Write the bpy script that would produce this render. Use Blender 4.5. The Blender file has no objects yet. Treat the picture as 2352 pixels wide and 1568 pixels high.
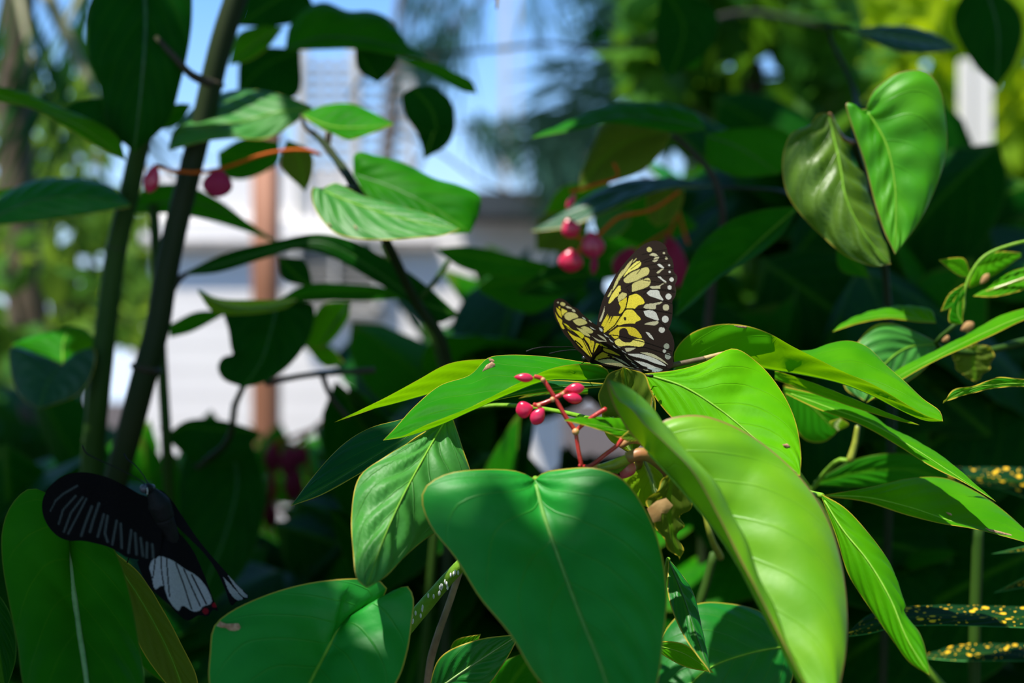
import bpy, bmesh, math, random
import numpy as np
from mathutils import Vector, Matrix, Euler
from mathutils.bvhtree import BVHTree

random.seed(7)
rng = np.random.default_rng(11)
SC = bpy.context.scene
COL = SC.collection

# ------------------------------------------------------------------ camera, sky, sun, exposure
H = 1.25                      # camera height
LENS, SENSOR = 50.0, 36.0
F = LENS / SENSOR * 2352.0    # focal length in pixels of the 2352 px wide frame
cam_d = bpy.data.cameras.new('camera')
cam_d.lens, cam_d.sensor_width = LENS, SENSOR
cam_d.clip_start, cam_d.clip_end = 0.02, 200
cam_d.dof.use_dof = True
cam_d.dof.focus_distance = 0.645
cam_d.dof.aperture_fstop = 5.6
cam = bpy.data.objects.new('camera', cam_d)
cam.location = (0, 0, H)
cam.rotation_euler = (math.radians(90), 0, 0)
COL.objects.link(cam)
SC.camera = cam

world = bpy.data.worlds.new('sky')
SC.world = world
world.use_nodes = True
wn, wl = world.node_tree.nodes, world.node_tree.links
wn.clear()
w_out = wn.new('ShaderNodeOutputWorld')
w_bg = wn.new('ShaderNodeBackground')
w_tc = wn.new('ShaderNodeTexCoord')
w_sep = wn.new('ShaderNodeSeparateXYZ')
w_rmp = wn.new('ShaderNodeValToRGB')
wl.new(w_tc.outputs['Generated'], w_sep.inputs[0])
wl.new(w_sep.outputs['Z'], w_rmp.inputs[0])
wl.new(w_rmp.outputs[0], w_bg.inputs[0])
wl.new(w_bg.outputs[0], w_out.inputs[0])
els = w_rmp.color_ramp.elements
els[0].position, els[0].color = 0.0, (0.66, 0.80, 1.0, 1)
els[1].position, els[1].color = 1.0, (0.10, 0.24, 0.62, 1)
for p, c in ((0.10, (0.44, 0.68, 1.0, 1)), (0.17, (0.28, 0.54, 0.95, 1)), (0.26, (0.15, 0.38, 0.84, 1)),
             (0.5, (0.13, 0.32, 0.75, 1))):
    e = els.new(p); e.color = c
w_bg.inputs['Strength'].default_value = 1.45

TO_SUN = Vector((-0.32, -0.27, 0.91)).normalized()
sun_d = bpy.data.lights.new('sun', 'SUN')
sun_d.energy = 8.5
sun_d.angle = math.radians(0.53)
sun_d.color = (1.0, 0.96, 0.88)
sun = bpy.data.objects.new('sun', sun_d)
sun.rotation_euler = TO_SUN.to_track_quat('Z', 'Y').to_euler()
sun.location = TO_SUN * 20
COL.objects.link(sun)

SC.view_settings.view_transform = 'Standard'
SC.view_settings.look = 'None'
SC.view_settings.exposure = 0.0
SC.view_settings.gamma = 1.0
SC.view_settings.use_curve_mapping = False

# ------------------------------------------------------------------ small helpers
def P(x, y, d):
    """the point of the world seen at pixel (x, y) of the photograph, d metres ahead"""
    return np.array([(x - 1176.0) / F * d, d, H - (y - 784.0) / F * d])

def crom(pts, n=160):
    """smooth curve through control points (rows of any width), resampled evenly by length of the first two columns"""
    p = np.array(pts, float)
    if len(p) == 2:
        t = np.linspace(0, 1, n)[:, None]
        dense = p[0] * (1 - t) + p[1] * t
    else:
        q = np.vstack([2 * p[0] - p[1], p, 2 * p[-1] - p[-2]])
        out = []
        for i in range(1, len(q) - 2):
            p0, p1, p2, p3 = q[i - 1], q[i], q[i + 1], q[i + 2]
            d0 = max(np.linalg.norm(p1 - p0), 1e-6) ** .5
            d1 = max(np.linalg.norm(p2 - p1), 1e-6) ** .5
            d2 = max(np.linalg.norm(p3 - p2), 1e-6) ** .5
            m1 = d1 * ((p1 - p0) / d0 - (p2 - p0) / (d0 + d1) + (p2 - p1) / d1)
            m2 = d1 * ((p2 - p1) / d1 - (p3 - p1) / (d1 + d2) + (p3 - p2) / d2)
            t = np.linspace(0, 1, 14, endpoint=False)[:, None]
            out.append((2*t**3 - 3*t**2 + 1) * p1 + (t**3 - 2*t**2 + t) * m1 + (-2*t**3 + 3*t**2) * p2 + (t**3 - t**2) * m2)
        out.append(p[-1:])
        dense = np.vstack(out)
    seg = np.linalg.norm(np.diff(dense[:, :2] if dense.shape[1] == 2 else dense, axis=0), axis=1)
    s = np.concatenate([[0], np.cumsum(seg)])
    s /= max(s[-1], 1e-9)
    u = np.linspace(0, 1, n)
    return np.stack([np.interp(u, s, dense[:, k]) for k in range(dense.shape[1])], 1)

def unit(a):
    return a / np.maximum(np.linalg.norm(a, axis=-1, keepdims=True), 1e-9)

ORG = {}
def thing(name, label, cat, loc, group=None):
    o = bpy.data.objects.new(name, None)
    o.empty_display_size = 0.05
    COL.objects.link(o)
    o.location = loc
    o['label'], o['category'] = label, cat
    if group: o['group'] = group
    ORG[o.name] = np.array(loc, float)
    return o

def org_of(parent):
    o = parent
    while o is not None:
        if o.name in ORG: return ORG[o.name]
        o = o.parent
    return np.zeros(3)

def mesh_obj(name, verts, faces, mat, parent=None, uv=None, attrs=None, cols=None, smooth=True, label=None, kind=None):
    me = bpy.data.meshes.new(name)
    v = np.asarray(verts, float)
    if parent is not None: v = v - org_of(parent)
    me.from_pydata(v.tolist(), [], faces if isinstance(faces, list) else faces.tolist())
    if smooth: me.polygons.foreach_set('use_smooth', np.ones(len(me.polygons), bool))
    if uv is not None:
        lay = me.uv_layers.new(name='UVMap')
        idx = np.empty(len(me.loops), np.int32); me.loops.foreach_get('vertex_index', idx)
        lay.data.foreach_set('uv', np.asarray(uv, np.float32)[idx].ravel())
    for k, a in (attrs or {}).items():
        at = me.attributes.new(k, 'FLOAT', 'POINT'); at.data.foreach_set('value', np.asarray(a, np.float32))
    if cols is not None:
        at = me.attributes.new('pigment', 'FLOAT_COLOR', 'POINT')
        c4 = np.concatenate([np.asarray(cols, np.float32), np.ones((len(cols), 1), np.float32)], 1)
        at.data.foreach_set('color', c4.ravel())
    me.update()
    o = bpy.data.objects.new(name, me)
    if mat: me.materials.append(mat)
    COL.objects.link(o)
    if parent is not None: o.parent = parent
    if label: o['label'] = label
    if kind: o['kind'] = kind
    return o

def tube_geo(pts, radii, sides=8, cap=True):
    p = np.array(pts, float); n = len(p)
    r = np.interp(np.linspace(0, 1, n), np.linspace(0, 1, len(radii)), radii)
    tan = unit(np.gradient(p, axis=0))
    ref = np.array([0.31, 0.17, 0.93])
    a = unit(np.cross(tan, ref)); b = np.cross(tan, a)
    ang = np.linspace(0, 2 * math.pi, sides, endpoint=False)
    ring = (a[:, None, :] * np.cos(ang)[None, :, None] + b[:, None, :] * np.sin(ang)[None, :, None]) * r[:, None, None]
    v = (p[:, None, :] + ring).reshape(-1, 3)
    f = []
    for i in range(n - 1):
        for k in range(sides):
            f.append((i*sides + k, i*sides + (k+1) % sides, (i+1)*sides + (k+1) % sides, (i+1)*sides + k))
    if cap:
        v = np.vstack([v, p[0] - tan[0]*r[0]*.5, p[-1] + tan[-1]*r[-1]*.5])
        a0, a1 = n*sides, n*sides + 1
        for k in range(sides):
            f.append((a0, (k+1) % sides, k))
            f.append((a1, (n-1)*sides + k, (n-1)*sides + (k+1) % sides))
    return v, f

def tube(parent, pts, radii, mat, name='stem', n=24, sides=8, label=None):
    """pts in world space"""
    v, f = tube_geo(crom(pts, n), radii, sides)
    return mesh_obj(name, v, f, mat, parent, label=label)

def pstem(parent, pix, rpx, mat, name='stem', n=24, sides=8, label=None):
    """a stem through pixels (x, y, depth); radius given in pixels at that depth"""
    pts = [P(*q) for q in pix]
    dm = np.mean([q[2] for q in pix])
    rp = rpx if isinstance(rpx, (list, tuple)) else [rpx]
    return tube(parent, pts, [r / F * dm for r in rp], mat, name, n, sides, label)

def join_geo(parts):
    V, Fc, o = [], [], 0
    for v, f in parts:
        V.append(np.asarray(v)); Fc += [tuple(i + o for i in q) for q in f]; o += len(v)
    return np.vstack(V), Fc

def ball_geo(c, ax, nu=14, nv=9):
    """ellipsoid, ax = three axis vectors"""
    ax = np.array(ax, float); v = []
    for j in range(nv + 1):
        th = math.pi * j / nv
        for i in range(nu):
            ph = 2 * math.pi * i / nu
            v.append(np.array(c) + ax[0]*math.sin(th)*math.cos(ph) + ax[1]*math.sin(th)*math.sin(ph) + ax[2]*math.cos(th))
    f = [(j*nu + i, j*nu + (i+1) % nu, (j+1)*nu + (i+1) % nu, (j+1)*nu + i) for j in range(nv) for i in range(nu)]
    return np.array(v), f

def box_geo(lo, hi):
    x0, y0, z0 = lo; x1, y1, z1 = hi
    v = [(x0,y0,z0),(x1,y0,z0),(x1,y1,z0),(x0,y1,z0),(x0,y0,z1),(x1,y0,z1),(x1,y1,z1),(x0,y1,z1)]
    return np.array(v, float), [(0,3,2,1),(4,5,6,7),(0,1,5,4),(1,2,6,5),(2,3,7,6),(3,0,4,7)]

# ------------------------------------------------------------------ materials
class NT:
    def __init__(s, name):
        s.m = bpy.data.materials.new(name); s.m.use_nodes = True
        s.n, s.l = s.m.node_tree.nodes, s.m.node_tree.links
        s.n.clear()
        s.out = s.n.new('ShaderNodeOutputMaterial')
    def new(s, t, **kw):
        n = s.n.new(t)
        for k, v in kw.items(): setattr(n, k, v)
        return n
    def math(s, op, a, b=None, c=None, clamp=False):
        n = s.new('ShaderNodeMath', operation=op); n.use_clamp = clamp
        for i, q in enumerate((a, b, c)):
            if q is None: continue
            if isinstance(q, (int, float)): n.inputs[i].default_value = q
            else: s.l.new(q, n.inputs[i])
        return n.outputs[0]
    def mix(s, fac, a, b, mode='MIX'):
        n = s.new('ShaderNodeMix', data_type='RGBA', blend_type=mode)
        for i, q in ((0, fac), (6, a), (7, b)):
            if isinstance(q, (int, float)): n.inputs[i].default_value = q
            elif isinstance(q, tuple): n.inputs[i].default_value = (*q, 1)
            else: s.l.new(q, n.inputs[i])
        return n.outputs[2]
    def rng(s, v, a, b, c=0.0, d=1.0):
        n = s.new('ShaderNodeMapRange'); n.interpolation_type = 'SMOOTHSTEP'
        s.l.new(v, n.inputs[0])
        for i, q in enumerate((a, b, c, d)): n.inputs[i+1].default_value = q
        return n.outputs[0]
    def noise(s, scale, detail=2.0, rough=.5, coord=None):
        n = s.new('ShaderNodeTexNoise')
        n.inputs['Scale'].default_value = scale; n.inputs['Detail'].default_value = detail
        n.inputs['Roughness'].default_value = rough
        if coord is None:
            tc = s.new('ShaderNodeTexCoord'); coord = tc.outputs['Object']
        s.l.new(coord, n.inputs['Vector'])
        return n.outputs[0]

def leaf_mat(name, c1, c2, tr, rough=.52, vein=(.12, .34, .006), rim=(.46, .36, .03), veins=6, slope=1.05, vstr=.16,
             tw=.38, spec=.06, bump=.30, rimw=.0006, spots=None, cream=None):
    t = NT(name)
    uvn = t.new('ShaderNodeUVMap'); uvn.uv_map = 'UVMap'
    sp = t.new('ShaderNodeSeparateXYZ'); t.l.new(uvn.outputs[0], sp.inputs[0])
    u = sp.outputs[0]
    v = t.math('ABSOLUTE', t.math('MULTIPLY_ADD', sp.outputs[1], 2.0, -1.0))
    nz = t.noise(38, 3)
    fine = t.noise(420, 2)
    w = t.math('MULTIPLY_ADD', u, float(veins), t.math('MULTIPLY', v, -slope * veins * .5))
    w = t.math('ADD', w, t.math('MULTIPLY', nz, .22))
    fr = t.math('ABSOLUTE', t.math('SUBTRACT', t.math('FRACT', w), .5))
    line = t.rng(fr, .0, .045, 1, 0)
    quilt = t.math('MULTIPLY', t.math('COSINE', t.math('MULTIPLY', w, 2 * math.pi)), .5)
    line = t.math('MULTIPLY', line, t.rng(v, .75, 1.0, 1, .15))
    ed = t.new('ShaderNodeAttribute', attribute_name='edge_d').outputs['Fac']
    md = t.new('ShaderNodeAttribute', attribute_name='mid_d').outputs['Fac']
    rimf = t.rng(ed, rimw * .35, rimw * 1.3, 1, 0)
    midf = t.rng(md, .0004, .0018, 1, 0)
    col = t.mix(t.rng(nz, .3, .7), c1, c2)
    col = t.mix(t.math('MULTIPLY', line, vstr), col, vein)
    col = t.mix(t.math('MULTIPLY', midf, min(1, vstr * 1.5)), col, cream or vein)
    trc = t.mix(t.math('MULTIPLY', line, vstr * .8), tr, tuple(q * .45 for q in tr))
    trc = t.mix(t.math('MULTIPLY', rimf, .7), trc, rim)
    if spots:
        for sc, th, seed in ((9, .26, 0.0), (22, .22, 3.3)):
            vo = t.new('ShaderNodeTexVoronoi'); vo.inputs['Scale'].default_value = sc
            mp = t.new('ShaderNodeMapping'); mp.inputs['Scale'].default_value = (1.6, .55, 1)
            mp.inputs['Location'].default_value = (seed, seed, 0)
            t.l.new(uvn.outputs[0], mp.inputs[0]); t.l.new(mp.outputs[0], vo.inputs['Vector'])
            col = t.mix(t.rng(vo.outputs['Distance'], th * .8, th, 1, 0), col, spots)
    col = t.mix(rimf, col, rim)
    bs = t.new('ShaderNodeBsdfPrincipled')
    t.l.new(col, bs.inputs['Base Color'])
    bs.inputs['Roughness'].default_value = rough
    bs.inputs['Specular IOR Level'].default_value = spec
    hgt = t.math('ADD', t.math('MULTIPLY', line, -.5), t.math('MULTIPLY', quilt, -.6))
    hgt = t.math('ADD', hgt, t.math('MULTIPLY', fine, .12))
    hgt = t.math('ADD', hgt, t.math('MULTIPLY', nz, .5))
    bp = t.new('ShaderNodeBump'); bp.inputs['Strength'].default_value = bump; bp.inputs['Distance'].default_value = .0022
    t.l.new(hgt, bp.inputs['Height'])
    t.l.new(bp.outputs[0], bs.inputs['Normal'])
    tb = t.new('ShaderNodeBsdfTranslucent'); t.l.new(trc, tb.inputs[0])
    mx = t.new('ShaderNodeMixShader'); mx.inputs[0].default_value = tw
    t.l.new(bs.outputs[0], mx.inputs[1]); t.l.new(tb.outputs[0], mx.inputs[2])
    t.l.new(mx.outputs[0], t.out.inputs[0])
    return t.m

def plain_mat(name, c1, c2=None, rough=.5, scale=60, spec=.5, bump=.2, stretch=None, trans=0, trc=None, coat=0):
    t = NT(name)
    tc = t.new('ShaderNodeTexCoord'); co = tc.outputs['Object']
    if stretch:
        mp = t.new('ShaderNodeMapping'); mp.inputs['Scale'].default_value = stretch
        t.l.new(co, mp.inputs[0]); co = mp.outputs[0]
    nz = t.noise(scale, 4, .55, co)
    bs = t.new('ShaderNodeBsdfPrincipled')
    t.l.new(t.mix(t.rng(nz, .32, .68), c1, c2 or c1), bs.inputs['Base Color'])
    bs.inputs['Roughness'].default_value = rough
    bs.inputs['Specular IOR Level'].default_value = spec
    bs.inputs['Coat Weight'].default_value = coat
    bs.inputs['Coat Roughness'].default_value = .12
    bp = t.new('ShaderNodeBump'); bp.inputs['Strength'].default_value = bump; bp.inputs['Distance'].default_value = .002
    t.l.new(nz, bp.inputs['Height']); t.l.new(bp.outputs[0], bs.inputs['Normal'])
    sh = bs.outputs[0]
    if trans:
        tb = t.new('ShaderNodeBsdfTranslucent'); tb.inputs[0].default_value = (*(trc or c1), 1)
        mx = t.new('ShaderNodeMixShader'); mx.inputs[0].default_value = trans
        t.l.new(sh, mx.inputs[1]); t.l.new(tb.outputs[0], mx.inputs[2]); sh = mx.outputs[0]
    t.l.new(sh, t.out.inputs[0])
    return t.m

def wing_mat(name, rough=.6, tw=.3, spec=.07):
    t = NT(name)
    at = t.new('ShaderNodeAttribute', attribute_name='pigment')
    sp = t.noise(2600, 1)
    col = t.mix(t.rng(sp, .35, .75, 0, .28), at.outputs['Color'], (.02, .016, .012))
    bs = t.new('ShaderNodeBsdfPrincipled')
    t.l.new(col, bs.inputs['Base Color'])
    bs.inputs['Roughness'].default_value = rough
    bs.inputs['Specular IOR Level'].default_value = spec
    bp = t.new('ShaderNodeBump'); bp.inputs['Strength'].default_value = .25; bp.inputs['Distance'].default_value = .0004
    t.l.new(sp, bp.inputs['Height']); t.l.new(bp.outputs[0], bs.inputs['Normal'])
    tb = t.new('ShaderNodeBsdfTranslucent'); t.l.new(col, tb.inputs[0])
    mx = t.new('ShaderNodeMixShader'); mx.inputs[0].default_value = tw
    t.l.new(bs.outputs[0], mx.inputs[1]); t.l.new(tb.outputs[0], mx.inputs[2])
    t.l.new(mx.outputs[0], t.out.inputs[0])
    return t.m

M = {}
M['green'] = leaf_mat('begonia_leaf_green', (.012, .17, .003), (.022, .23, .003), (.22, .58, .001))
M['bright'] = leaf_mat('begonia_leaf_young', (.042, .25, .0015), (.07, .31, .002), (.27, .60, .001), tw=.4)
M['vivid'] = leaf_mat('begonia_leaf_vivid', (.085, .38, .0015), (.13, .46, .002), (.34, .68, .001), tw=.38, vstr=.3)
M['satin'] = leaf_mat('begonia_leaf_satin_lifted', (.003, .23, .014), (.012, .28, .024), (.05, .46, .006), rough=.5, tw=.25, spec=.4, bump=.35)  # green raised in the colour to stand in for missing light
M['baked_shade'] = leaf_mat('begonia_leaf_baked_shade', (.002, .06, .014), (.004, .085, .018), (.02, .22, .006), rough=.6, tw=.22, spec=.1)  # shade from the leaf above is put into this green
M['olive_sheen'] = leaf_mat('begonia_leaf_olive_satin', (.07, .16, .008), (.10, .20, .012), (.24, .36, .006), rough=.44, spec=.55, tw=.3, bump=.6, veins=6)
M['fresh'] = leaf_mat('begonia_leaf_fresh', (.04, .27, .004), (.075, .33, .006), (.26, .58, .003), rough=.46, spec=.3, tw=.32, vstr=.08, bump=.3, slope=1.1, rim=(.30, .17, .05))
M['deep'] = leaf_mat('begonia_leaf_mature', (.003, .13, .010), (.008, .17, .012), (.04, .34, .004), rough=.46, tw=.25, spec=.35)
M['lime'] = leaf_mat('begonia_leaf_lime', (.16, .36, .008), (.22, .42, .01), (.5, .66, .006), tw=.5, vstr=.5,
                     vein=(.10, .22, .01), cream=(.75, .75, .4))
M['olive'] = leaf_mat('begonia_leaf_olive', (.075, .12, .012), (.10, .15, .014), (.26, .32, .008), tw=.35, vstr=.3)
M['sheen'] = leaf_mat('begonia_leaf_sheen', (.035, .19, .025), (.05, .24, .03), (.16, .45, .03), rough=.5, spec=.35, tw=.22, bump=.5, veins=6)
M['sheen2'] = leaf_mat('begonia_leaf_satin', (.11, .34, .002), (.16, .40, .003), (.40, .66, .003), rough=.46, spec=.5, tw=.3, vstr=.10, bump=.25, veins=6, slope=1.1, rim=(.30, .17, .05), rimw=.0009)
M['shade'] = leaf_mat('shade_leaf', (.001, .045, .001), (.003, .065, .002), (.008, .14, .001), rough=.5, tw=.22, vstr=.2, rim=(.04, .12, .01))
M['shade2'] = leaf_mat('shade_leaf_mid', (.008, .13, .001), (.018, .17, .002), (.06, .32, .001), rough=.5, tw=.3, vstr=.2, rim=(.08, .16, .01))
M['blue'] = leaf_mat('waxy_leaf', (.012, .07, .03), (.018, .09, .035), (.03, .16, .02), rough=.45, spec=.4, tw=.15)
M['croton'] = leaf_mat('croton_leaf', (.006, .035, .008), (.004, .03, .005), (.02, .08, .005), rough=.6, tw=.12, vstr=.05, spec=.05, rim=(.05, .22, .05), spots=(.75, .45, .02))
M['midrib'] = plain_mat('leaf_midrib', (.18, .42, .03), (.24, .48, .04), .5, 200, spec=.2, trans=.2, trc=(.3, .5, .05))
M['midrib_soft'] = plain_mat('leaf_midrib_soft', (.10, .28, .05), (.14, .33, .06), .5, 200, spec=.2)
M['midrib_pale'] = plain_mat('leaf_midrib_pale', (.20, .33, .10), (.28, .40, .15), .5, 200, spec=.2)
M['midrib_dark'] = plain_mat('leaf_midrib_dark', (.02, .09, .02), (.03, .13, .03), .45, 200)
M['cane'] = plain_mat('cane_bark', (.012, .028, .004), (.022, .032, .008), .6, 40, spec=.2, stretch=(1, 1, .3))
M['cane_green'] = plain_mat('cane_green', (.022, .065, .004), (.032, .08, .006), .6, 40, spec=.2, stretch=(1, 1, .3))
M['petiole'] = plain_mat('petiole_olive', (.22, .26, .02), (.30, .32, .03), .42, 220, coat=.2)
M['petiole_green'] = plain_mat('petiole_green', (.13, .30, .012), (.19, .36, .03), .5, 260, spec=.2)
M['joint'] = plain_mat('petiole_joint', (.38, .13, .05), (.28, .18, .05), .45, 160)
M['stalk_red'] = plain_mat('flower_stalk_red', (.48, .02, .02), (.58, .05, .03), .35, 240, trans=.2, trc=(.7, .05, .03), coat=.2)
M['stalk_node'] = plain_mat('flower_stalk_node', (.55, .22, .08), (.6, .35, .15), .4, 240)
M['petal'] = plain_mat('pink_petal', (.72, .012, .075), (.80, .03, .12), .28, 120, trans=.25, trc=(.9, .03, .10), coat=.6, spec=.6)
M['petal_pale'] = plain_mat('pale_pink_petal', (.8, .07, .18), (.85, .30, .36), .3, 90, trans=.25, trc=(.9, .1, .2), coat=.5)
M['petal_dim'] = plain_mat('shaded_pink_petal', (.46, .02, .075), (.54, .03, .11), .5, 90, spec=.2, trans=.25, trc=(.5, .02, .07))  # pink darkened in the colour for flowers that hang in shade
M['stalk_orange'] = plain_mat('orange_stalk', (.60, .11, .004), (.50, .08, .004), .6, 90, spec=.15)
M['dry'] = plain_mat('dry_bract', (.42, .22, .08), (.55, .33, .14), .7, 140, trans=.3, trc=(.6, .35, .1))
M['dry_olive'] = plain_mat('withered_leaf', (.14, .13, .01), (.22, .17, .03), .6, 90, trans=.35, trc=(.35, .3, .02))
M['twig'] = plain_mat('dry_twig', (.36, .24, .14), (.24, .15, .09), .7, 160)
M['dead_stem'] = plain_mat('brown_stem', (.10, .065, .035), (.15, .10, .055), .7, 260)
M['dead_tip'] = plain_mat('tan_stem_tip', (.50, .34, .16), (.42, .26, .11), .7, 260)
M['twig_dark'] = plain_mat('dark_twig', (.035, .025, .012), (.05, .04, .02), .7, 90)
M['scar'] = plain_mat('leaf_scar', (.50, .30, .17), (.30, .14, .07), .7, 600)
M['wing'] = wing_mat('butterfly_wing', tw=.4)
M['wing_black'] = wing_mat('black_butterfly_wing', rough=.7, tw=.05, spec=.04)
M['insect_black'] = plain_mat('insect_black', (.004, .004, .004), (.009, .008, .008), .6, 900, spec=.2)
M['insect_eye'] = plain_mat('insect_eye', (.05, .045, .06), (.07, .06, .08), .25, 900, coat=.5)
M['insect_white'] = plain_mat('insect_white', (.7, .7, .68), (.6, .6, .58), .6, 900)
M['wall'] = plain_mat('white_painted_wall', (.92, .86, .80), (.88, .82, .77), .8, 3)
M['wall_frame'] = plain_mat('white_frame', (.62, .58, .52), (.55, .52, .48), .6, 8)
M['rail'] = plain_mat('grey_rail', (.30, .27, .24), (.24, .22, .2), .6, 12)
M['roof'] = plain_mat('dark_roof', (.035, .045, .05), (.05, .06, .065), .6, 10)
M['post'] = plain_mat('brown_post', (.36, .15, .08), (.27, .11, .06), .7, 6, stretch=(4, 4, .6))
M['soil'] = plain_mat('soil', (.035, .022, .014), (.06, .04, .024), .95, 14, bump=.8)
M['bark'] = plain_mat('tree_bark', (.09, .06, .04), (.14, .10, .07), .85, 25, bump=.8)
M['palm_stalk'] = plain_mat('palm_stalk', (.20, .20, .09), (.26, .24, .12), .6, 30)

def foliage_mat(name, cs, tr, rough=.45, tw=.35):
    t = NT(name)
    at = t.new('ShaderNodeAttribute', attribute_name='tint')
    col = t.mix(at.outputs['Fac'], cs[0], cs[1])
    bs = t.new('ShaderNodeBsdfPrincipled'); t.l.new(col, bs.inputs['Base Color'])
    bs.inputs['Roughness'].default_value = rough + .1
    bs.inputs['Specular IOR Level'].default_value = .1
    tb = t.new('ShaderNodeBsdfTranslucent'); tb.inputs[0].default_value = (*tr, 1)
    mx = t.new('ShaderNodeMixShader'); mx.inputs[0].default_value = tw
    t.l.new(bs.outputs[0], mx.inputs[1]); t.l.new(tb.outputs[0], mx.inputs[2])
    t.l.new(mx.outputs[0], t.out.inputs[0])
    return t.m
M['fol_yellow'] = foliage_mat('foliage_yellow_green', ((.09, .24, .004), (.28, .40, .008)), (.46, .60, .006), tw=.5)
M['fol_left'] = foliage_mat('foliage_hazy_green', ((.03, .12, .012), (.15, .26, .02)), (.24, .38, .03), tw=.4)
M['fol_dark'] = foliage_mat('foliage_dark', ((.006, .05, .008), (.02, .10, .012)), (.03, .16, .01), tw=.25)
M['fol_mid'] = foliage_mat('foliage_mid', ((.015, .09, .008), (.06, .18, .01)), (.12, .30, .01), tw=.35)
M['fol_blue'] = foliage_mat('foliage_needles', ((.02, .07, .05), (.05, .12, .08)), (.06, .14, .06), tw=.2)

# ------------------------------------------------------------------ leaves
def leaf(parent, mid, left, right, d, l=.0, r=.0, mat='green', bulge=.10, quilt=.0005, nq=7, nu=44, nv=9, rib='midrib', ribr=3.0,
         name='leaf', label=None, wave=.0):
    """a leaf blade: midrib and two margins through pixels of the photograph; d = depth along the midrib,
    l / r = how far the margins stand behind (+) or before (-) the midrib, in metres"""
    U = np.linspace(0, 1, nu)
    prof = np.sin(np.pi * np.clip(U, 0, 1)) ** .6
    dm = np.interp(U, np.linspace(0, 1, len(d)), d)
    def depth_of(x):
        if isinstance(x, (list, tuple)): return dm + np.interp(U, np.linspace(0, 1, len(x)), x) * prof
        return dm + x * prof
    def lift(pix, dep):
        c = crom(pix, nu)
        return np.stack([(c[:, 0] - 1176.0) / F * dep, dep, H - (c[:, 1] - 784.0) / F * dep], 1)
    Mc, Lc, Rc = lift(mid, dm), lift(left, depth_of(l)), lift(right, depth_of(r))
    tan = unit(np.gradient(Mc, axis=0))
    up = np.array([0, -.6, .8])
    rows, uvs, ed, md = [], [], [], []
    V = np.linspace(-1, 1, 2 * nv + 1)
    for v in V:
        E = Lc if v < 0 else Rc
        a = abs(v)
        X = E - Mc
        wlen = np.linalg.norm(X, axis=1)
        N = unit(np.cross(tan, X))
        N[np.sum(N * up, 1) < 0] *= -1
        N[wlen < 1e-5] = unit(up)
        # smooth the normals along the leaf
        for _ in range(3): N[1:-1] = unit(N[:-2] + 2 * N[1:-1] + N[2:])
        q = np.sin(2 * np.pi * (U * nq - a * nq * .28)) * quilt * np.sin(np.pi * a) * np.minimum(1, wlen / .01)
        wv = wave * np.sin(2 * np.pi * U * 4.3 + (0 if v < 0 else 2)) * a ** 2
        pnt = Mc + X * a + N * (bulge * wlen * 5.4 * a ** 1.5 * (1 - a) + q + wv)[:, None]
        rows.append(pnt); uvs.append(np.stack([U, np.full(nu, .5 + .5 * v)], 1))
        ed.append(wlen * (1 - a)); md.append(wlen * a)
    G = np.stack(rows, 1).reshape(-1, 3)           # index = iu*(2nv+1)+iv
    UV = np.stack(uvs, 1).reshape(-1, 2)
    ED = np.stack(ed, 1).ravel(); MD = np.stack(md, 1).ravel()
    k = 2 * nv + 1
    i = np.arange(nu - 1)[:, None] * k + np.arange(k - 1)[None, :]
    faces = np.stack([i, i + 1, i + k + 1, i + k], -1).reshape(-1, 4)
    o = mesh_obj(name, G, faces, M[mat], parent, UV, {'edge_d': ED, 'mid_d': MD}, label=label)
    if rib:
        rr = ribr / F * np.mean(d)
        Ng = G.reshape(nu, k, 3)
        side = unit(np.cross(tan, Ng[:, -1] - Ng[:, 0])); side[np.sum(side * up, 1) < 0] *= -1
        v, f = tube_geo(Mc[1:-1] + side[1:-1] * rr * .15, [rr, rr * .75, rr * .22], 6)
        mesh_obj('midrib', v, f, M[rib], o)
    return o

def scar(o, pts, d, mat='scar', name='leaf_scar'):
    """a withered patch: a low irregular crust lying on a leaf"""
    vs = [Vector(v.co) + Vector(org_of(o)) for v in o.data.vertices] if o.type == 'MESH' else []
    if vs:
        tree_ = BVHTree.FromPolygons(vs, [tuple(p.vertices) for p in o.data.polygons])
        eye = Vector((0, 0, H)); cc = np.mean(np.array(pts, float), 0)
        hit = tree_.ray_cast(eye, (Vector(P(cc[0], cc[1], d)) - eye).normalized())
        if hit[0] is not None: d = hit[0].y - .0008
    c = np.mean(np.array(pts, float), 0)
    ring = [P(x, y, d) for x, y in pts]
    inner = [P(c[0] + (x - c[0]) * .6, c[1] + (y - c[1]) * .6, d - .0006) for x, y in pts]
    n = len(pts)
    v = np.array(ring + inner + [P(c[0], c[1], d - .0003)])
    f = [(i, (i+1) % n, n + (i+1) % n, n + i) for i in range(n)] + [(n + i, n + (i+1) % n, 2*n) for i in range(n)]
    return mesh_obj(name, v, f, M[mat], o)

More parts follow.
